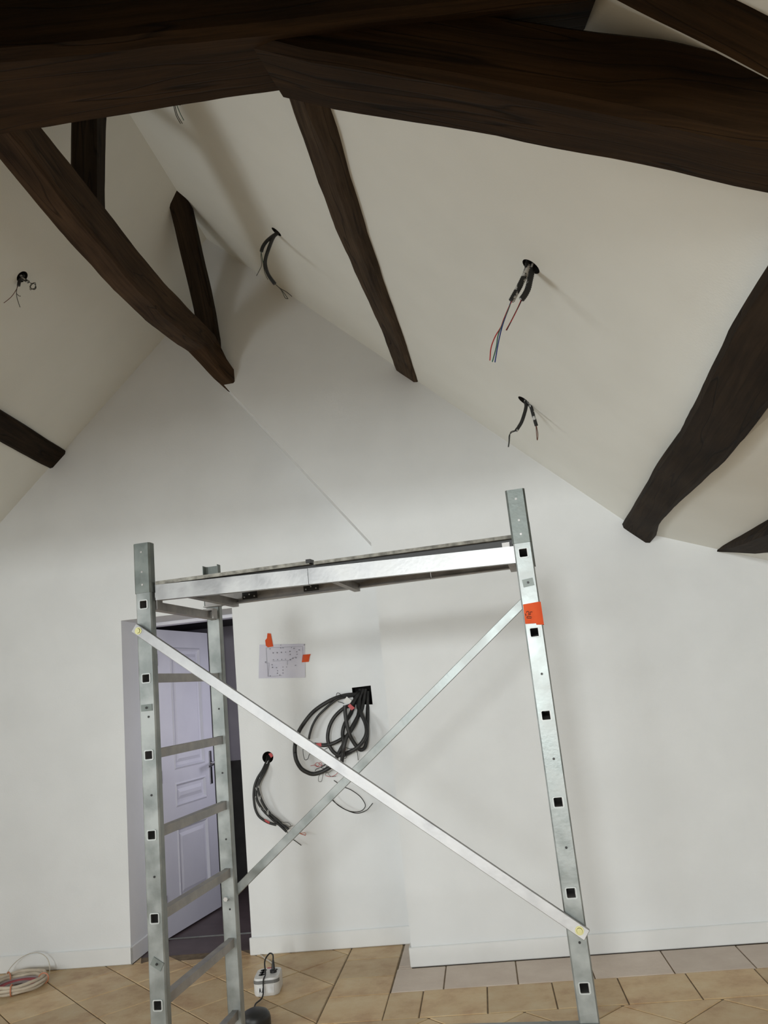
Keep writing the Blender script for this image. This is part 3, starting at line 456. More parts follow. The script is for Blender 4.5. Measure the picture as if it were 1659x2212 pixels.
row(4.632,4.985,[-.668,-.385,.008,.405,.81,1.215,1.62,2.02,2.42,3.0],'tile_grey')
row(4.282,4.632,[-.672,-.49,-.155,.18,.515,.858,1.20,1.54,1.88,2.3,2.65,3.0],'tile')
row(5.02,5.43,[-.664,-.577],'tile_grey'); row(4.985,5.02,[-.664,-.577],'tile_grey')
for a,b in ((4.282,4.62),(4.62,4.885),(4.885,5.2),(5.2,5.43)): tiles.append(([(-1.0,a),(-.67,a),(-.67,b),(-1.0,b)],'tile'))
def diag(x0,y0,x1,y1,ax,ay,h):
    n=48
    for i in range(-n,n):
        for j in range(-n,n):
            cx=ax+(i+j)*h; cy=ay+(i-j)*h+h
            if cx<x0-h or cx>x1+h or cy<y0-h or cy>y1+h: continue
            p=clip_rect([(cx-h,cy),(cx,cy-h),(cx+h,cy),(cx,cy+h)],x0,y0,x1,y1)
            if len(p)>2 and abs(parea(p))>.0015: tiles.append((p,'tile'))
diag(-1.0,YB,3.0,4.282,.48,4.27,.23)
diag(-4.4,YB,-1.0,5.43,-1.005,4.81,.25)
diag(-2.44,5.43,-1.65,5.56,-1.005,4.81,.25)
far=MB()
rndt=random.Random(3)
for poly,mk in tiles:
    if parea(poly)<0: poly=poly[::-1]
    cy=sum(p[1] for p in poly)/len(poly)
    q=inset(poly,.0032)
    if len(q)<3: continue
    dz=rndt.uniform(-.0012,.0006)
    lo=[Vector((v.x,v.y,-.02)) for v in q]; mid=[Vector((v.x,v.y,-.0035+dz)) for v in q]
    q2=inset([(v.x,v.y) for v in q],.003); 
    if len(q2)!=len(q): q2=q
    hi=[Vector((v.x,v.y,dz)) for v in q2]
    n=len(q); fs=[tuple(range(2*n,3*n))]
    for L in (0,n):
        fs+=[(L+i,L+(i+1)%n,L+n+(i+1)%n,L+n+i) for i in range(n)]
    if cy>2.1:
        MB().add(lo+mid+hi,fs).build('tile',M[mk],floor)
    else: far.add(lo+mid+hi,fs)
ft=far.build('tile_field',M['tile'],floor); ft['kind']='stuff'

# the next room seen through the doorway
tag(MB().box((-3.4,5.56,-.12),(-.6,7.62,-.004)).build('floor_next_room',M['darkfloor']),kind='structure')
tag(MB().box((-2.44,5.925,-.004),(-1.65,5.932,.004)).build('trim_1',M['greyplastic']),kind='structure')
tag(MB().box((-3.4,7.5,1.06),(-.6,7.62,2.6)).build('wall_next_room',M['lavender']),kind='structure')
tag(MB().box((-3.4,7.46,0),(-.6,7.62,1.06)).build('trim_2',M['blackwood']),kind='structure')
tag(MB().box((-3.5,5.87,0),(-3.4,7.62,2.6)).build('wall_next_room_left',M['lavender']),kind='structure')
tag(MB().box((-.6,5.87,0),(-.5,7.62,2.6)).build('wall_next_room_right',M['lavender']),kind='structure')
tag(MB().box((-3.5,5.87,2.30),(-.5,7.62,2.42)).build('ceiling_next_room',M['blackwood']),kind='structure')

# door: frame and panelled leaf standing open into the next room
door=empty('door_1',(-2.39,5.86,0)); tag(door,kind='structure')
MB().prism([(x,5.80,z) for x,z in ((-2.45,0),(-2.395,0),(-2.395,2.195),(-1.70,2.195),(-1.70,0),(-1.643,0),(-1.643,2.221),(-2.45,2.221))],(0,.1,0)).build('door_frame',M['door'],door,bevel=.003)
dd=Vector((.1685,.9857,0)); dn=Vector((.9857,-.1685,0)); d0=Vector((-2.385,5.885,0))
def LT(p): return d0+dd*p[0]+dn*p[1]+Vector((0,0,p[2]))
W_,H_=.80,2.18
pan=[(.185,.655,1.13,2.05),(.185,.655,.86,1.035),(.185,.655,.20,.72)]
xs=[0,.185,.655,W_]; zs=[.012,.20,.72,.86,1.035,1.13,2.05,H_]
for a,b in ((0,.185),(.655,W_)): MB().box((a,-.04,.012),(b,0,H_),LT).build('door_stile',M['door'],door)
for j in (0,2,4,6): MB().box((.185,-.04,zs[j]),(.655,0,zs[j+1]),LT).build('door_rail',M['door'],door)
for (a,b,c,d) in pan:
    pm=MB()
    # sloped moulding ring then raised field
    ring=[(a,c),(b,c),(b,d),(a,d)]
    def off(k,y): return [LT((a+k,y,c+k)),LT((b-k,y,c+k)),LT((b-k,y,d-k)),LT((a+k,y,d-k))]
    L=[off(0,.0),off(.012,.006),off(.028,-.012),off(.05,-.012),off(.075,-.003)]
    vs=[v for R in L for v in R]; fs=[]
    for r in range(len(L)-1):
        for k in range(4): fs.append((r*4+k,r*4+(k+1)%4,r*4+4+(k+1)%4,r*4+4+k))
    fs.append(tuple((len(L)-1)*4+k for k in range(4)))
    pm.add(vs,fs).build('panel',M['door'],door)
hd=MB()
hd.box((.722,.0,.955),(.758,.008,1.215),LT)
ho=hd.build('handle_plate',M['chrome'],door,bevel=.004)
tag(ho,'chrome handle plate')
hl=MB(); hl.tube([LT((.742,.005,1.12)),LT((.742,.05,1.12)),LT((.735,.055,1.118)),LT((.60,.055,1.10))],.009,10)
hl.build('handle_lever',M['chrome'],ho,smooth=True)
for z in (.25,1.1,1.95):
    MB().cyl(LT((-.008,.004,z-.045)),LT((-.008,.004,z+.045)),.008,10).build('hinge',M['blackmetal'],door,smooth=True)

def rrect(w,h,r,n=5,bul=.0):
    out=[]
    for cx,cy,a0 in ((w-r,h-r,0),(-w+r,h-r,90),(-w+r,-h+r,180),(w-r,-h+r,270)):
        for k in range(n+1):
            a=math.radians(a0+90*k/n); out.append((cx+r*math.cos(a),cy+r*math.sin(a)))
    return out

# ------------------------------------------------------------------ timbers
def timber(name,rings,mat,label,cat='beam',chamfer=.10,wob=.006,step=.05,seed=0,group=None):
    R=[[Vector(p) for p in r] for r in rings]
    # resample along the length
    L=[0]
    for a,b in zip(R[:-1],R[1:]):
        L.append(L[-1]+((sum(b,Vector())-sum(a,Vector()))/4).length)
    st=[]
    for i in range(len(R)-1):
        k=max(1,int((L[i+1]-L[i])/step))
        for j in range(k): st.append((L[i]+(L[i+1]-L[i])*j/k,[R[i][q].lerp(R[i+1][q],j/k) for q in range(4)]))
    st.append((L[-1],R[-1]))
    mb=MB(); allv=[]; prof=None
    for t,c in st:
        pts=[]; us=[]
        per=0
        for q in range(4):
            a,b=c[q],c[(q+1)%4]
            ln=(b-a).length
            ch=min(chamfer*min(ln,.2), .03)
            f=ch/max(ln,1e-4); f=min(f,.3)
            for w in (f,.36,.64,1-f):
                pts.append(a.lerp(b,w)); us.append(per+ln*w)
            per+=ln
        ctr=sum(c,Vector())/4
        out=[]
        for k,pnt in enumerate(pts):
            nz=noise.noise_vector(Vector((pnt.x*3+seed*7,pnt.y*3,pnt.z*3)))*wob + noise.noise_vector(Vector((pnt.x*11+seed,pnt.y*11,pnt.z*11)))*wob*.35
            out.append(pnt+nz)
        allv.append((t,out,us,per))
    n=16; vs=[v for _,o,_,_ in allv for v in o]; fs=[];uv=[]
    for i in range(len(allv)-1):
        t0,_,u0_,p0=allv[i]; t1,_,u1_,p1=allv[i+1]
        for k in range(n):
            k2=(k+1)%n
            fs.append((i*n+k,(i+1)*n+k,(i+1)*n+k2,i*n+k2))
            uv.append([(t0+seed*3.1,u0_[k]),(t1+seed*3.1,u1_[k]),(t1+seed*3.1,u1_[k2] if k2 else p1+u1_[0]),(t0+seed*3.1,u0_[k2] if k2 else p0+u0_[0])])
    e=(len(allv)-1)*n
    fs.append(tuple(range(n))); uv.append([(vs[k].x,vs[k].z) for k in range(n)])
    fs.append(tuple(e+k for k in reversed(range(n)))); uv.append([(vs[e+k].x,vs[e+k].z) for k in reversed(range(n))])
    mb.add(vs,fs,uv)
    o=mb.build(name,mat,smooth=True,sharp=.5)
    # make the normals point outwards
    bm=bmesh.new(); bm.from_mesh(o.data); bmesh.ops.recalc_face_normals(bm,faces=bm.faces); bm.to_mesh(o.data); bm.free()
    return tag(o,label,cat,group)
timber('collar_beam',D['collar'],M['wood_dark'],'heavy dark collar beam crossing the top of the view from the left edge','beam',seed=1,wob=.004)
timber('sloping_brace',D['strut_right'],M['wood_dark'],'thick dark truss timber sloping down from the collar beam to the upper right edge','beam',seed=2,wob=.005)
timber('roof_purlin',D['purlin_right'],M['wood_grey'],'long tapering brown purlin running down the right ceiling slope between the wire holes','beam',group='roof purlins',seed=3,wob=.007)
timber('roof_purlin',D['purlin_far_right'],M['wood_brown'],'wavy thick dark purlin at the right edge ending above the scaffold','beam',group='roof purlins',seed=4,wob=.006)
timber('roof_purlin',D['purlin_edge_right'],M['wood_brown'],'pointed tip of a low purlin at the far right edge of the photo','beam',group='roof purlins',seed=5,wob=.004)
timber('roof_purlin',D['purlin_left'],M['wood_brown'],'short stub of dark purlin at the left edge on the left ceiling slope','beam',group='roof purlins',seed=6,wob=.005)
timber('ridge_brace_beam',D['ridge_beam'],M['wood'],'curved brown timber under the ridge ending in the gable wall','beam',seed=7,wob=.006)
timber('ridge_strut',D['strut_gable'],M['wood_brown'],'leaning dark strut with a pointed top standing on the curved timber near the gable wall','post',group='struts under the ridge',seed=8,wob=.004)
timber('ridge_strut',D['strut_near'],M['wood_brown'],'upright dark strut standing on the curved timber just beside the collar beam','post',group='struts under the ridge',seed=9,wob=.004)
rr=[]
for k in range(6):
    x=.30+k*.11; zc=3.376-.936*x
    dn_=Vector((-.683,0,-.730)); c=Vector((x,1.40,zc))
    rr.append([c+dn_*.05+Vector((0,-.04,0)),c+dn_*.05+Vector((0,.04,0)),c-dn_*.06+Vector((0,.04,0)),c-dn_*.06+Vector((0,-.04,0))])
timber('common_rafter',rr,M['wood_dark'],'thin dark rafter crossing the top right corner above the sloping brace','beam',seed=10,wob=.004)

# ------------------------------------------------------------------ scaffold tower
PSI=-.087
SO=Vector((-1.115,2.6427,0)); EX=Vector((math.cos(PSI),math.sin(PSI),0)); EY=Vector((-math.sin(PSI),math.cos(PSI),0))
def S(p): return SO+EX*p[0]+EY*p[1]+Vector((0,0,p[2]))
tower=empty('scaffold_tower',S((.655,.3,0)),'galvanised scaffold tower with ladder frames and crossed braces on the tiled floor','scaffold')
PW=.0245; PD=.030
RZ=[1.932-.25*k for k in range(7)]
def post(x,y,front,dz=0):
    mb=MB(); z0,z1=.16,2.02
    x0,x1=x-PW,x+PW
    h=.0135
    holes=[z+dz for z in RZ] if front else []
    if front:
        zs=[z0]; 
        for z in sorted(holes): zs+=[z-h,z+h]
        zs.append(z1)
        for i in range(len(zs)-1):
            a,b=zs[i],zs[i+1]
            if i%2==0: mb.add([S((x0,y,a)),S((x1,y,a)),S((x1,y,b)),S((x0,y,b))],[(0,1,2,3)])
            else:
                for xa,xb in ((x0,x-h),(x+h,x1)): mb.add([S((xa,y,a)),S((xb,y,a)),S((xb,y,b)),S((xa,y,b))],[(0,1,2,3)])
    else:
        mb.add([S((x0,y,z0)),S((x1,y,z0)),S((x1,y,z1)),S((x0,y,z1))],[(0,1,2,3)])
    # side flanges, back lips (open rolled channel seen from the back)
    c=.004
    for sx,xe in ((-1,x0),(1,x1)):
        xo=xe+sx*c
        mb.add([S((xe,y,z0)),S((xo,y+c,z0)),S((xo,y+c,z1)),S((xe,y,z1))],[(0,1,2,3)])
        mb.add([S((xo,y+c,z0)),S((xo,y+PD,z0)),S((xo,y+PD,z1)),S((xo,y+c,z1))],[(0,1,2,3)])
        mb.add([S((xo,y+PD,z0)),S((xo-sx*.012,y+PD,z0)),S((xo-sx*.012,y+PD,z1)),S((xo,y+PD,z1))],[(0,1,2,3)])
    if not front:
        pass
    return mb
posts={}
for nm,(x,y) in {'FL':(.005,0),'FR':(1.3075,0),'RL':(0,.5994),'RR':(1.305,.5994)}.items():
    dz=.008 if nm[1]=='R' else 0
    o=post(x,y,nm[0]=='F',dz).build('post',M['galv'],tower)
    posts[nm]=o
    # joint spigot: open channel wrapped round the top of the post
    sp=MB(); w=.031; zb,zt=1.972,2.147
    yb=y-.004
    if nm[0]=='F':
        prof=[(-w,.034),(-w,.006),(-w+.006,0),(w-.006,0),(w,.006),(w,.034)]
    else:
        prof=[(-w,-.001),(-w,.030),(-w+.006,.036),(w-.006,.036),(w,.030),(w,-.001)]
    t=.003
    for (a,b) in zip(prof[:-1],prof[1:]):
        dx,dy=b[0]-a[0],b[1]-a[1]; l=math.hypot(dx,dy); nx,ny=-dy/l*t,dx/l*t
        sp.prism([S((x+a[0],yb+a[1],zb)),S((x+b[0],yb+b[1],zb)),S((x+b[0]+nx,yb+b[1]+ny,zb)),S((x+a[0]+nx,yb+a[1]+ny,zb))],(0,0,zt-zb))
    so=sp.build('spigot',M['spigot'],o)
    if nm[0]=='F':
        for z in (2.115,2.045,2.0):
            MB().cyl(S((x,yb-.001,z)),S((x,yb+.002,z)),.0036,12).build('rivet',M['dullsteel'],o)
        for z in [q+dz for q in RZ]:
            rim=MB(); ri,ro=rrect(.0130,.0130,.003,2),rrect(.0165,.0165,.005,2); n=len(ri)
            vs=[S((x+p[0],yy,z+p[1])) for P_,yy in ((ri,y+.003),(ri,y-.0022),(ro,y-.0022),(ro,y+.003)) for p in P_]
            rim.add(vs,[(r*n+k,r*n+(k+1)%n,(r+1)*n+(k+1)%n,(r+1)*n+k) for r in range(3) for k in range(n)])
            rim.build('rung_socket',M['socketmetal'],o)
    for z in (1.555,1.305,1.055,.80):
        MB().cyl(S((x+.004,y-.0012,z+dz)),S((x+.004,y+.002,z+dz)),.0038,10).build('rivet',M['blackmetal'],o)
# brace plate patches on the posts
def patch(x,y,z,rot,w,h,parent):
    mb=MB(); c,s=math.cos(rot),math.sin(rot)
    P=[(-w,-h),(w,-h),(w,h),(-w,h)]
    mb.prism([S((x+a*c-b*s,y-.003,z+a*s+b*c)) for a,b in P],tuple(EY*.004))
    mb.build('brace_plate',M['spigot'],parent)
    MB().cyl(S((x,y-.006,z)),S((x,y,z)),.004,8).build('rivet',M['blackmetal'],parent)
patch(.008,0,.80,-.55,.020,.013,posts['FL'])
patch(.004,0,1.585,0,.020,.011,posts['FL'])
patch(1.309,0,1.845,.1,.017,.012,posts['FR'])
# rungs
for side,x,dz in (('L',.003,0),('R',1.306,.008)):
    for k,z in enumerate(RZ):
        z+=dz; h=.0145; mb=MB()
        y0,y1=.0005,.5994
        hi=.0128
        # hollow square tube, open to the front
        O=[(-h,-h),(h,-h),(h,h),(-h,h)]; I=[(-hi,-hi),(hi,-hi),(hi,hi),(-hi,hi)]
        def ring(P,y,sx=1,sz=1): return [S((x+a*sx,y,z+b*sz)) for a,b in P]
        Rg=[ring(I,.50),ring(I,y0),ring(O,y0),ring(O,.54),ring(O,.585,.75,1.05),ring(O,y1,.8,1.15)]
        vs=[v for R_ in Rg for v in R_]; fs=[(0,1,2,3),tuple(20+q for q in range(4))]
        for r_ in range(5):
            for q in range(4): fs.append((r_*4+q,r_*4+(q+1)%4,r_*4+4+(q+1)%4,r_*4+4+q))
        mb.add(vs,fs).build('rung',M['dullsteel'],tower)
# crossed braces
def brace(a,b,y,mat,boltat,w=.0165,t=.014):
    A=Vector((a[0],a[1]));B=Vector((b[0],b[1])); d=(B-A).normalized(); n_=Vector((-d.y,d.x))
    A2=A-d*.022; B2=B+d*.024
    P=[A2-n_*w,B2-n_*w,B2+n_*w,A2+n_*w]
    mb=MB().prism([S((p.x,y,p.y)) for p in P],tuple(EY*t))
    o=mb.build('brace',mat,tower,bevel=.0015)
    for q in boltat:
        MB().tube([S((q[0],y-.006,q[1])),S((q[0],y-.002,q[1])),S((q[0],y-.002,q[1])),S((q[0],y+.001,q[1])),S((q[0],y+.001,q[1])),S((q[0],y+t+.02,q[1]))],[.0075,.0085,.0125,.0125,.006,.006],14).build('bolt',M['brass'],o,smooth=True)
    return o
brace((-.007,1.842),(1.316,.845),-.020,M['alu'],[(-.007,1.842),(1.316,.845)])
brace((1.30,1.862),(-.004,.839),.632,M['galv'],[(1.30,1.862),(-.004,.839)])
nb=MB().cyl(S((-.006,.585,.839)),S((-.006,.602,.839)),.009,6); nb.build('nut',M['screw'],tower)
# base tube across the front and the castors (below the frame)
MB().box((-.02,-.005,.560),(1.335,.022,.601),S).build('base_bar',M['galv'],tower,bevel=.003)
for x,y in ((.005,.015),(1.3075,.015),(0,.615),(1.305,.615)):
    cb=MB().box((x-.02,y-.015,.11),(x+.02,y+.015,.17),S)
    cw=cb.build('castor_fork',M['dullsteel'],tower)
    MB().cyl(S((x-.018,y,.062)),S((x+.018,y,.062)),.062,20).build('castor_wheel',M['blackplastic'],cw,smooth=True)
# orange tape round the right front post
to=D['tape_outline']
tp=MB().prism([S((a,-.0035,b)) for a,b in to],tuple(EY*.003))
tpo=tp.build('orange_tape',M['orange'],tower); tag(tpo,'orange tape wrapped round the post with a black handwritten mark')
MB().box((1.3335,-.003,1.7105),(1.339,.032,1.781),S).build('tape_side',M['orange'],tpo)
for s_ in D['tape_strokes']: MB().tube([S((a,-.0042,b)) for a,b in s_],.0011,6).build('pen_stroke',M['wire_black'],tpo)

# platform hooked between the ladder frames
pf=empty('scaffold_platform',S((.66,.3,1.95)),'aluminium and plywood scaffold platform with trapdoor hooked on top of the tower','platform')
def skew(p):  # front rail dips slightly to the right
    x,y,z=p; k=max(0,1-y/.5)*(-.030)*(x-.045)/1.23
    return S((x,y,z+k))
for xa,xb in ((.040,.592),(.5935,1.281)):
    MB().prism([skew((xa,*q)) for q in ((.020,1.944),(.048,1.944),(.048,1.948),(.026,1.948),(.026,1.994),(.048,1.994),(.048,1.998),(.020,1.998))],Vector(skew((xb,0,0)))-Vector(skew((xa,0,0)))).build('front_rail',M['rail'],pf)
MB().box((.040,.050,1.952),(1.281,.054,1.999),S).build('gap_shade_strip',M['blackmetal'],pf)  # black strip painted as the shadowed gap between rail and deck
for xa,xb in ((-.02,.93),(.932,1.29)):
    MB().prism([S((xa,*q)) for q in ((.550,1.967),(.578,1.967),(.578,2.016),(.572,2.016),(.572,1.971),(.550,1.971))],tuple(EX*(xb-xa))).build('rear_rail',M['dullsteel'],pf)
def tilt(p): x,y,z=p; return S((x,y,z-.003+.022*y/.57))
MB().box((.615,.022,1.997),(1.281,.575,2.008),tilt).build('deck_board',M['deckedge'],pf)
td=MB().box((.043,.018,2.0),(.600,.545,2.012),tilt).build('trapdoor',M['deckedge'],pf)
MB().box((.590,.014,2.004),(.606,.06,2.017),tilt).build('trapdoor_edge',M['blackmetal'],td)
for x in (.187,.448):
    hg=MB().box((x-.031,.541,1.978),(x+.031,.548,2.006),S).build('hinge',M['blackmetal'],pf)
    for q in (-.014,0,.014): MB().cyl(S((x+q*1.5,.5385,1.986+(.009 if q==0 else 0))),S((x+q*1.5,.543,1.986+(.009 if q==0 else 0))),.003,8).build('screw',M['screw'],hg)
for x in (.115,.63,1.255):
    MB().box((x-.012,.03,1.955),(x+.012,.572,1.985),S).build('crossmember',M['dullsteel'],pf)
for x,y in ((.012,.06),(.012,.54),(1.298,.06),(1.298,.54)):
    s_=1 if x<.5 else -1
    dz_=.007 if x>.5 else 0
    MB().prism([S((x+s_*q[0],y-.02,q[1]+dz_)) for q in ((-.020,1.948),(.018,1.948),(.018,1.915),(.024,1.915),(.024,1.956),(-.020,1.956))],tuple(EY*.04)).build('hook',M['dullsteel'],pf)

# ------------------------------------------------------------------ wiring
def rib_tube(mb,pts,r,pitch=.0062):
    P=smooth_path(pts,10)
    L=[0]
    for a,b in zip(P[:-1],P[1:]): L.append(L[-1]+(b-a).length)
    n=max(4,int(L[-1]/(pitch/2))); Q=[];R_=[]
    j=0
    for i in range(n+1):
        s_=L[-1]*i/n
        while j<len(L)-2 and L[j+1]<s_: j+=1
        t=(s_-L[j])/max(L[j+1]-L[j],1e-9); Q.append(P[j].lerp(P[j+1],t)); R_.append(r*(1.06 if i%2 else .90))
    mb.tube(Q,R_,8)
def root_at(name,h,label,cat,group=None): return empty(name,h,label,cat,group)
lab={'a':'two ribbed conduits with long red, blue and green wires on the right ceiling',
     'b':'black conduit and grey painted conduit hanging low on the right ceiling near the gable',
     'c':'two curved black conduits hanging between the pointed strut and the long purlin',
     'd':'small ceiling outlet at the left edge with reddish wires and a tangled ball of wire',
     'e':'tips of three thin wires hanging below the edge of the collar beam'}
mats_c={'a':['conduit_paint','conduit_paint_less'],'b':['conduit_paint_less','conduit_paint'],'c':['conduit','conduit'],'d':['conduit','conduit_paint'],'e':['conduit']}
rad={'a':.0115,'b':.0095,'c':.0105,'d':.0095,'e':.006}
for k,v in D['ceil'].items():
    h=HOLES[k]; nn=nL if k=='d' else nR
    rt_=root_at('ceiling_wiring',h,lab[k],'wiring','wiring hanging from holes in the ceiling')
    for i,cpts in enumerate(v['cond']):
        mb=MB(); rib_tube(mb,[h+nn*.07]+[Vector(p) for p in cpts],rad[k],.0072)
        mb.build('conduit',M[mats_c[k][i]],rt_,smooth=True,sharp=1.2)
    for wpts,col in v['wires']:
        pts=[Vector(p) for p in wpts]
        if k=='e': pts=[h+nn*.05]+pts
        MB().tube(smooth_path(pts,6),.0023 if k in 'ab' else .0019,6).build('wire',M['wire_'+col],rt_,smooth=True)
wb=root_at('cable_bundle',(-.786,5.43,1.55),'big tangle of looped black conduits spilling from the square hole in the wall','wiring')
for pts,r in D['bundle']:
    mb=MB(); rib_tube(mb,pts,r,.006); mb.build('conduit',M['conduit'],wb,smooth=True,sharp=1.2)
for pts,r,col in D['bundle_wires']:
    MB().tube(smooth_path(pts,6),r*1.15,6).build('wire',M['wire_'+col],wb,smooth=True)
for q,c in D['bundle_tape']:
    mb=MB().prism(q,(0,.012,0)); o=mb.build('tape_mark',M['red'] if c=='red' else M['white_paint'],wb)
    if c=='white': tag(o,'white plaster-smeared conduit end')
for pts in D['loop_wire']:
    MB().tube(smooth_path(pts,7),.0028,6).build('wire_loop',M['wire_black'],wb,smooth=True)
wd=root_at('cable_drop',D['hole_wall'],'bunch of paint-splashed black conduits curving down from the round hole beside the doorway','wiring')
for i,(pts,r) in enumerate(D['drop']):
    mb=MB(); rib_tube(mb,pts,r,.006); mb.build('conduit',M['conduit_paint_less' if i else 'conduit'],wd,smooth=True,sharp=1.2)
for pts,r,col in D['drop_wires']:
    MB().tube(smooth_path(pts,6),r,6).build('wire',M['wire_'+col],wd,smooth=True)
for q,c in D['drop_marks']:
    MB().prism(q,(0,.006,0)).build('tape_mark',M['red'],wd)

# ------------------------------------------------------------------ paper with orange tape
P4=D['paper']
pr=empty('floor_plan_sheet',P4[3],'pale lilac sheet with a printed dotted plan taped to the wall by two orange tapes','paper')
mbp=MB(); nxp=12
vsp=[];
for j in range(9):
    for i in range(nxp+1):
        a=Vector(P4[0]).lerp(Vector(P4[1]),i/nxp); b=Vector(P4[3]).lerp(Vector(P4[2]),i/nxp); q=a.lerp(b,j/8)
        q.y-=.0012*(1+math.sin(i*.9+j*.5))*(1 if j>0 else .3); vsp.append(q)
fsp=[(j*(nxp+1)+i,j*(nxp+1)+i+1,(j+1)*(nxp+1)+i+1,(j+1)*(nxp+1)+i) for j in range(8) for i in range(nxp)]
mbp.add(vsp,fsp).build('sheet',M['paper'],pr,smooth=True)
pd=MB(); rp=random.Random(5)
for q in D['paper_dots']:
    w,h=rp.uniform(.0022,.0042),rp.uniform(.0022,.0042)
    pd.box((q[0]-w,5.4235,q[2]-h),(q[0]+w,5.4246,q[2]+h))
# thin plan lines
def pl_(u0,v0,u1,v1,t=.0007):
    def at(u,v):
        a=Vector(P4[0]).lerp(Vector(P4[1]),u); b=Vector(P4[3]).lerp(Vector(P4[2]),u); return a.lerp(b,v)
    a,b=at(u0,v0),at(u1,v1); a.y=b.y=5.4238
    d=(b-a).normalized(); n_=Vector((-d.z,0,d.x))*t
    pd.prism([a-n_,b-n_,b+n_,a+n_],(0,.0008,0))
for l in [(.15,.1,.95,.08),(.15,.1,.2,.95),(.2,.95,.5,.93),(.95,.08,.97,.5),(.13,.55,.22,.55),(.22,.55,.21,.95),(.62,.5,.8,.38),(.62,.5,.62,.62),(.3,.5,.62,.48)]: pl_(*l)
pdo=pd.build('printed_plan',M['ink'],pr); pdo['kind']='stuff'
for q in D['paper_tape']:
    MB().prism(q,(0,.0015,0)).build('tape',M['orange'],pr)

# ------------------------------------------------------------------ things on the floor
# white multi-socket block
pc=Vector((-1.368,4.79,0)); ang=math.radians(6)
PX=Vector((math.cos(ang),math.sin(ang),0)); PY=Vector((-math.sin(ang),math.cos(ang),0))
def PT(p): return pc+PX*p[0]*.86+PY*p[1]*.86+Vector((0,0,p[2]*1.0))
blk=empty('socket_block',pc,'white multi-socket block with a grey band lying on the tiles beside the doorway','extension')
def loft(mb,rings):
    n=len(rings[0]); vs=[v for r in rings for v in r]; fs=[tuple(range(n))[::-1],tuple((len(rings)-1)*n+k for k in range(n))]
    for i in range(len(rings)-1):
        for k in range(n): fs.append((i*n+k,i*n+(k+1)%n,(i+1)*n+(k+1)%n,(i+1)*n+k))
    return mb.add(vs,fs)
def blkring(s,z): return [PT((x*s,y*s,z)) for x,y in rrect(.082,.105,.040)]
loft(MB(),[blkring(.95,0),blkring(1,.010),blkring(1,.075),blkring(.95,.088)]).build('body',M['whiteplastic'],blk,smooth=True,sharp=.9)
def side_ring(z0,z1,g):
    mb=MB(); P_=[p for p in rrect(.082+g,.105+g,.040+g) if p[1]<-.02]; P_.sort(key=lambda p:p[0])
    n=len(P_); vs=[PT((x,y,z)) for z in (z0,z1) for x,y in P_]
    return mb.add(vs,[(k,k+1,n+k+1,n+k) for k in range(n-1)])
side_ring(.062,.079,.0012).build('grey_band',M['greyplastic'],blk)
for sx,sy in ((-.036,.06),(-.036,.018),(-.036,-.024),(.036,.05),(.036,.0)):
    so=MB().tube([PT((sx,sy,.087)),PT((sx,sy,.0888)),PT((sx,sy,.0888)),PT((sx,sy,.0875))],[.019,.019,.0165,.0165],20).build('socket',M['socketgrey'],blk)
    for q in (-.009,.009): MB().cyl(PT((sx+q,sy,.0872)),PT((sx+q,sy,.0892)),.0032,8).build('pin_hole',M['blackplastic'],so)
lb_=MB().box((-.052,-.1068,.016),(-.006,-.1045,.052),PT).build('label_plate',M['frame'],blk)
MB().box((.010,-.1068,.016),(.052,-.1045,.056),PT).build('front_plate',M['frame'],blk)
for i,sx in enumerate((-.038,-.020)):
    poly=[(-.0075,.020),(-.0035,.020),(-.0022,.0265),(.0022,.0265),(.0035,.020),(.0075,.020),(.0022,.044),(-.0022,.044)]
    MB().prism([PT((sx+p[0],-.1078,p[1])) for p in poly],tuple(PY*.002)).build('letter',M['blackplastic'],lb_)
MB().box((-.018,.088,.084),(.010,.098,.091),PT).build('switch',M['coil_red'],blk)
MB().tube(smooth_path([PT((-.005,.10,.02)),(-1.40,5.06,.010),(-1.46,5.22,.006),(-1.53,5.32,.006),(-1.585,5.405,.006)],6),.0045,8).build('supply_cord',M['cable_white'],blk,smooth=True)
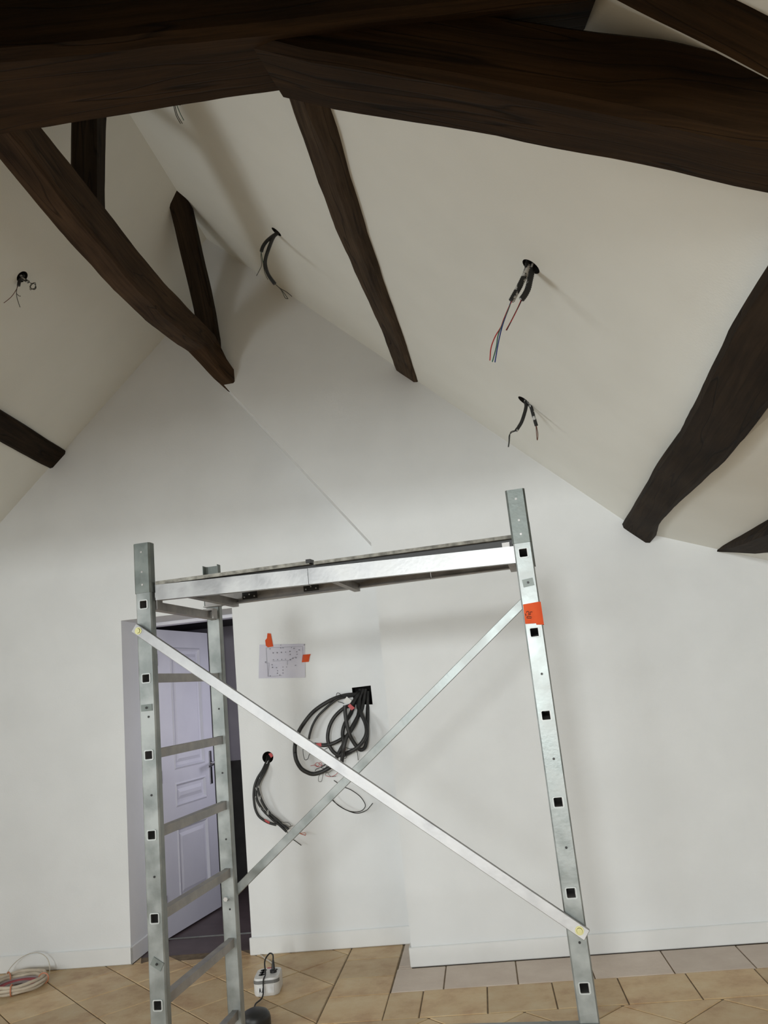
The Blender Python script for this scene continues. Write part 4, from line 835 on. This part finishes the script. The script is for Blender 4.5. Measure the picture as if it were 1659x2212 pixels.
# black plug, cord and domed device
cd=empty('corded_device',(-1.30,4.30,0),'black domed corded device cut by the bottom edge and plugged into the white socket block','device')
pg=MB(); s0=PT((.036,.0,.0885))
pg.tube([s0,s0+Vector((0,0,.014)),s0+Vector((0,0,.016)),s0+Vector((0,.004,.034)),s0+Vector((0,.01,.060))],[.019,.019,.010,.009,.005],14)
pg.build('plug',M['blackplastic'],cd,smooth=True,sharp=.7)
MB().tube(smooth_path([s0+Vector((0,.01,.058)),s0+Vector((-.004,.025,.082)),s0+Vector((-.025,.03,.088)),s0+Vector((-.045,.0,.06)),PT((-.006,-.06,.10)),PT((-.010,-.125,.085)),PT((-.012,-.17,.02)),(-1.385,4.58,.008),(-1.37,4.50,.012),(-1.345,4.40,.05)],8),.0042,8).build('cord',M['blackplastic'],cd,smooth=True)
dm=MB(); dc=Vector((-1.300,4.285,0)); rings=[]
for rr_,z in ((.070,.0),(.074,.01),(.074,.045),(.070,.06),(.058,.075),(.035,.085),(.008,.088)):
    rings.append([dc+Vector((rr_*math.cos(2*math.pi*k/24),rr_*math.sin(2*math.pi*k/24),z)) for k in range(24)])
loft(dm,rings).build('dome',M['blackplastic'],cd,smooth=True,sharp=.8)
# coil of cable at the left
cc=Vector((-3.055,5.14,0))
co=empty('cable_coil',cc,'beige coil of cable with red ties lying on the tiles at the left edge','coil')
for i,(r,z) in enumerate(((.158,.010),(.150,.027),(.166,.029),(.141,.012),(.157,.046))):
    pts=[cc+Vector(((r+.004*math.sin(3*a+i))*math.cos(a),(r+.004*math.cos(2*a+i))*math.sin(a),z+.003*math.sin(5*a+i))) for a in [2*math.pi*k/40 for k in range(41)]]
    MB().tube(pts,.0095,8).build('cable_turn',M['coil'],co,smooth=True)
for i,(r,z,mk) in enumerate(((.118,.008,'coil_red'),(.105,.008,'coil_red'),(.092,.009,'coil_red'),(.078,.007,'coil_grey'),(.064,.007,'coil_grey'),(.05,.007,'coil_grey'),(.128,.016,'coil_grey'))):
    pts=[cc+Vector((r*math.cos(a),r*math.sin(a),z)) for a in [2*math.pi*k/32 for k in range(33)]]
    MB().tube(pts,.0068,6).build('inner_turn',M[mk],co,smooth=True)
for a in (math.radians(12),math.radians(-72),math.radians(140)):
    e=Vector((math.cos(a),math.sin(a),0)); t_=Vector((-e.y,e.x,0))
    tb=MB(); R2=[]
    for k in range(15):
        th=2*math.pi*k/14; R2.append(cc+e*(.154+.030*math.cos(th))+Vector((0,0,.030+.031*math.sin(th))))
    tb.tube(R2,.004,6); tb.build('tie',M['wire_orange'],co,smooth=True)
MB().tube([cc+Vector((.15*math.cos(a)-.01,.10*math.sin(a)+.11,.012+.12*max(0,math.sin(a)))) for a in [math.pi*k/20 for k in range(21)]],.0025,6).build('loose_end',M['cable_white'],co,smooth=True)
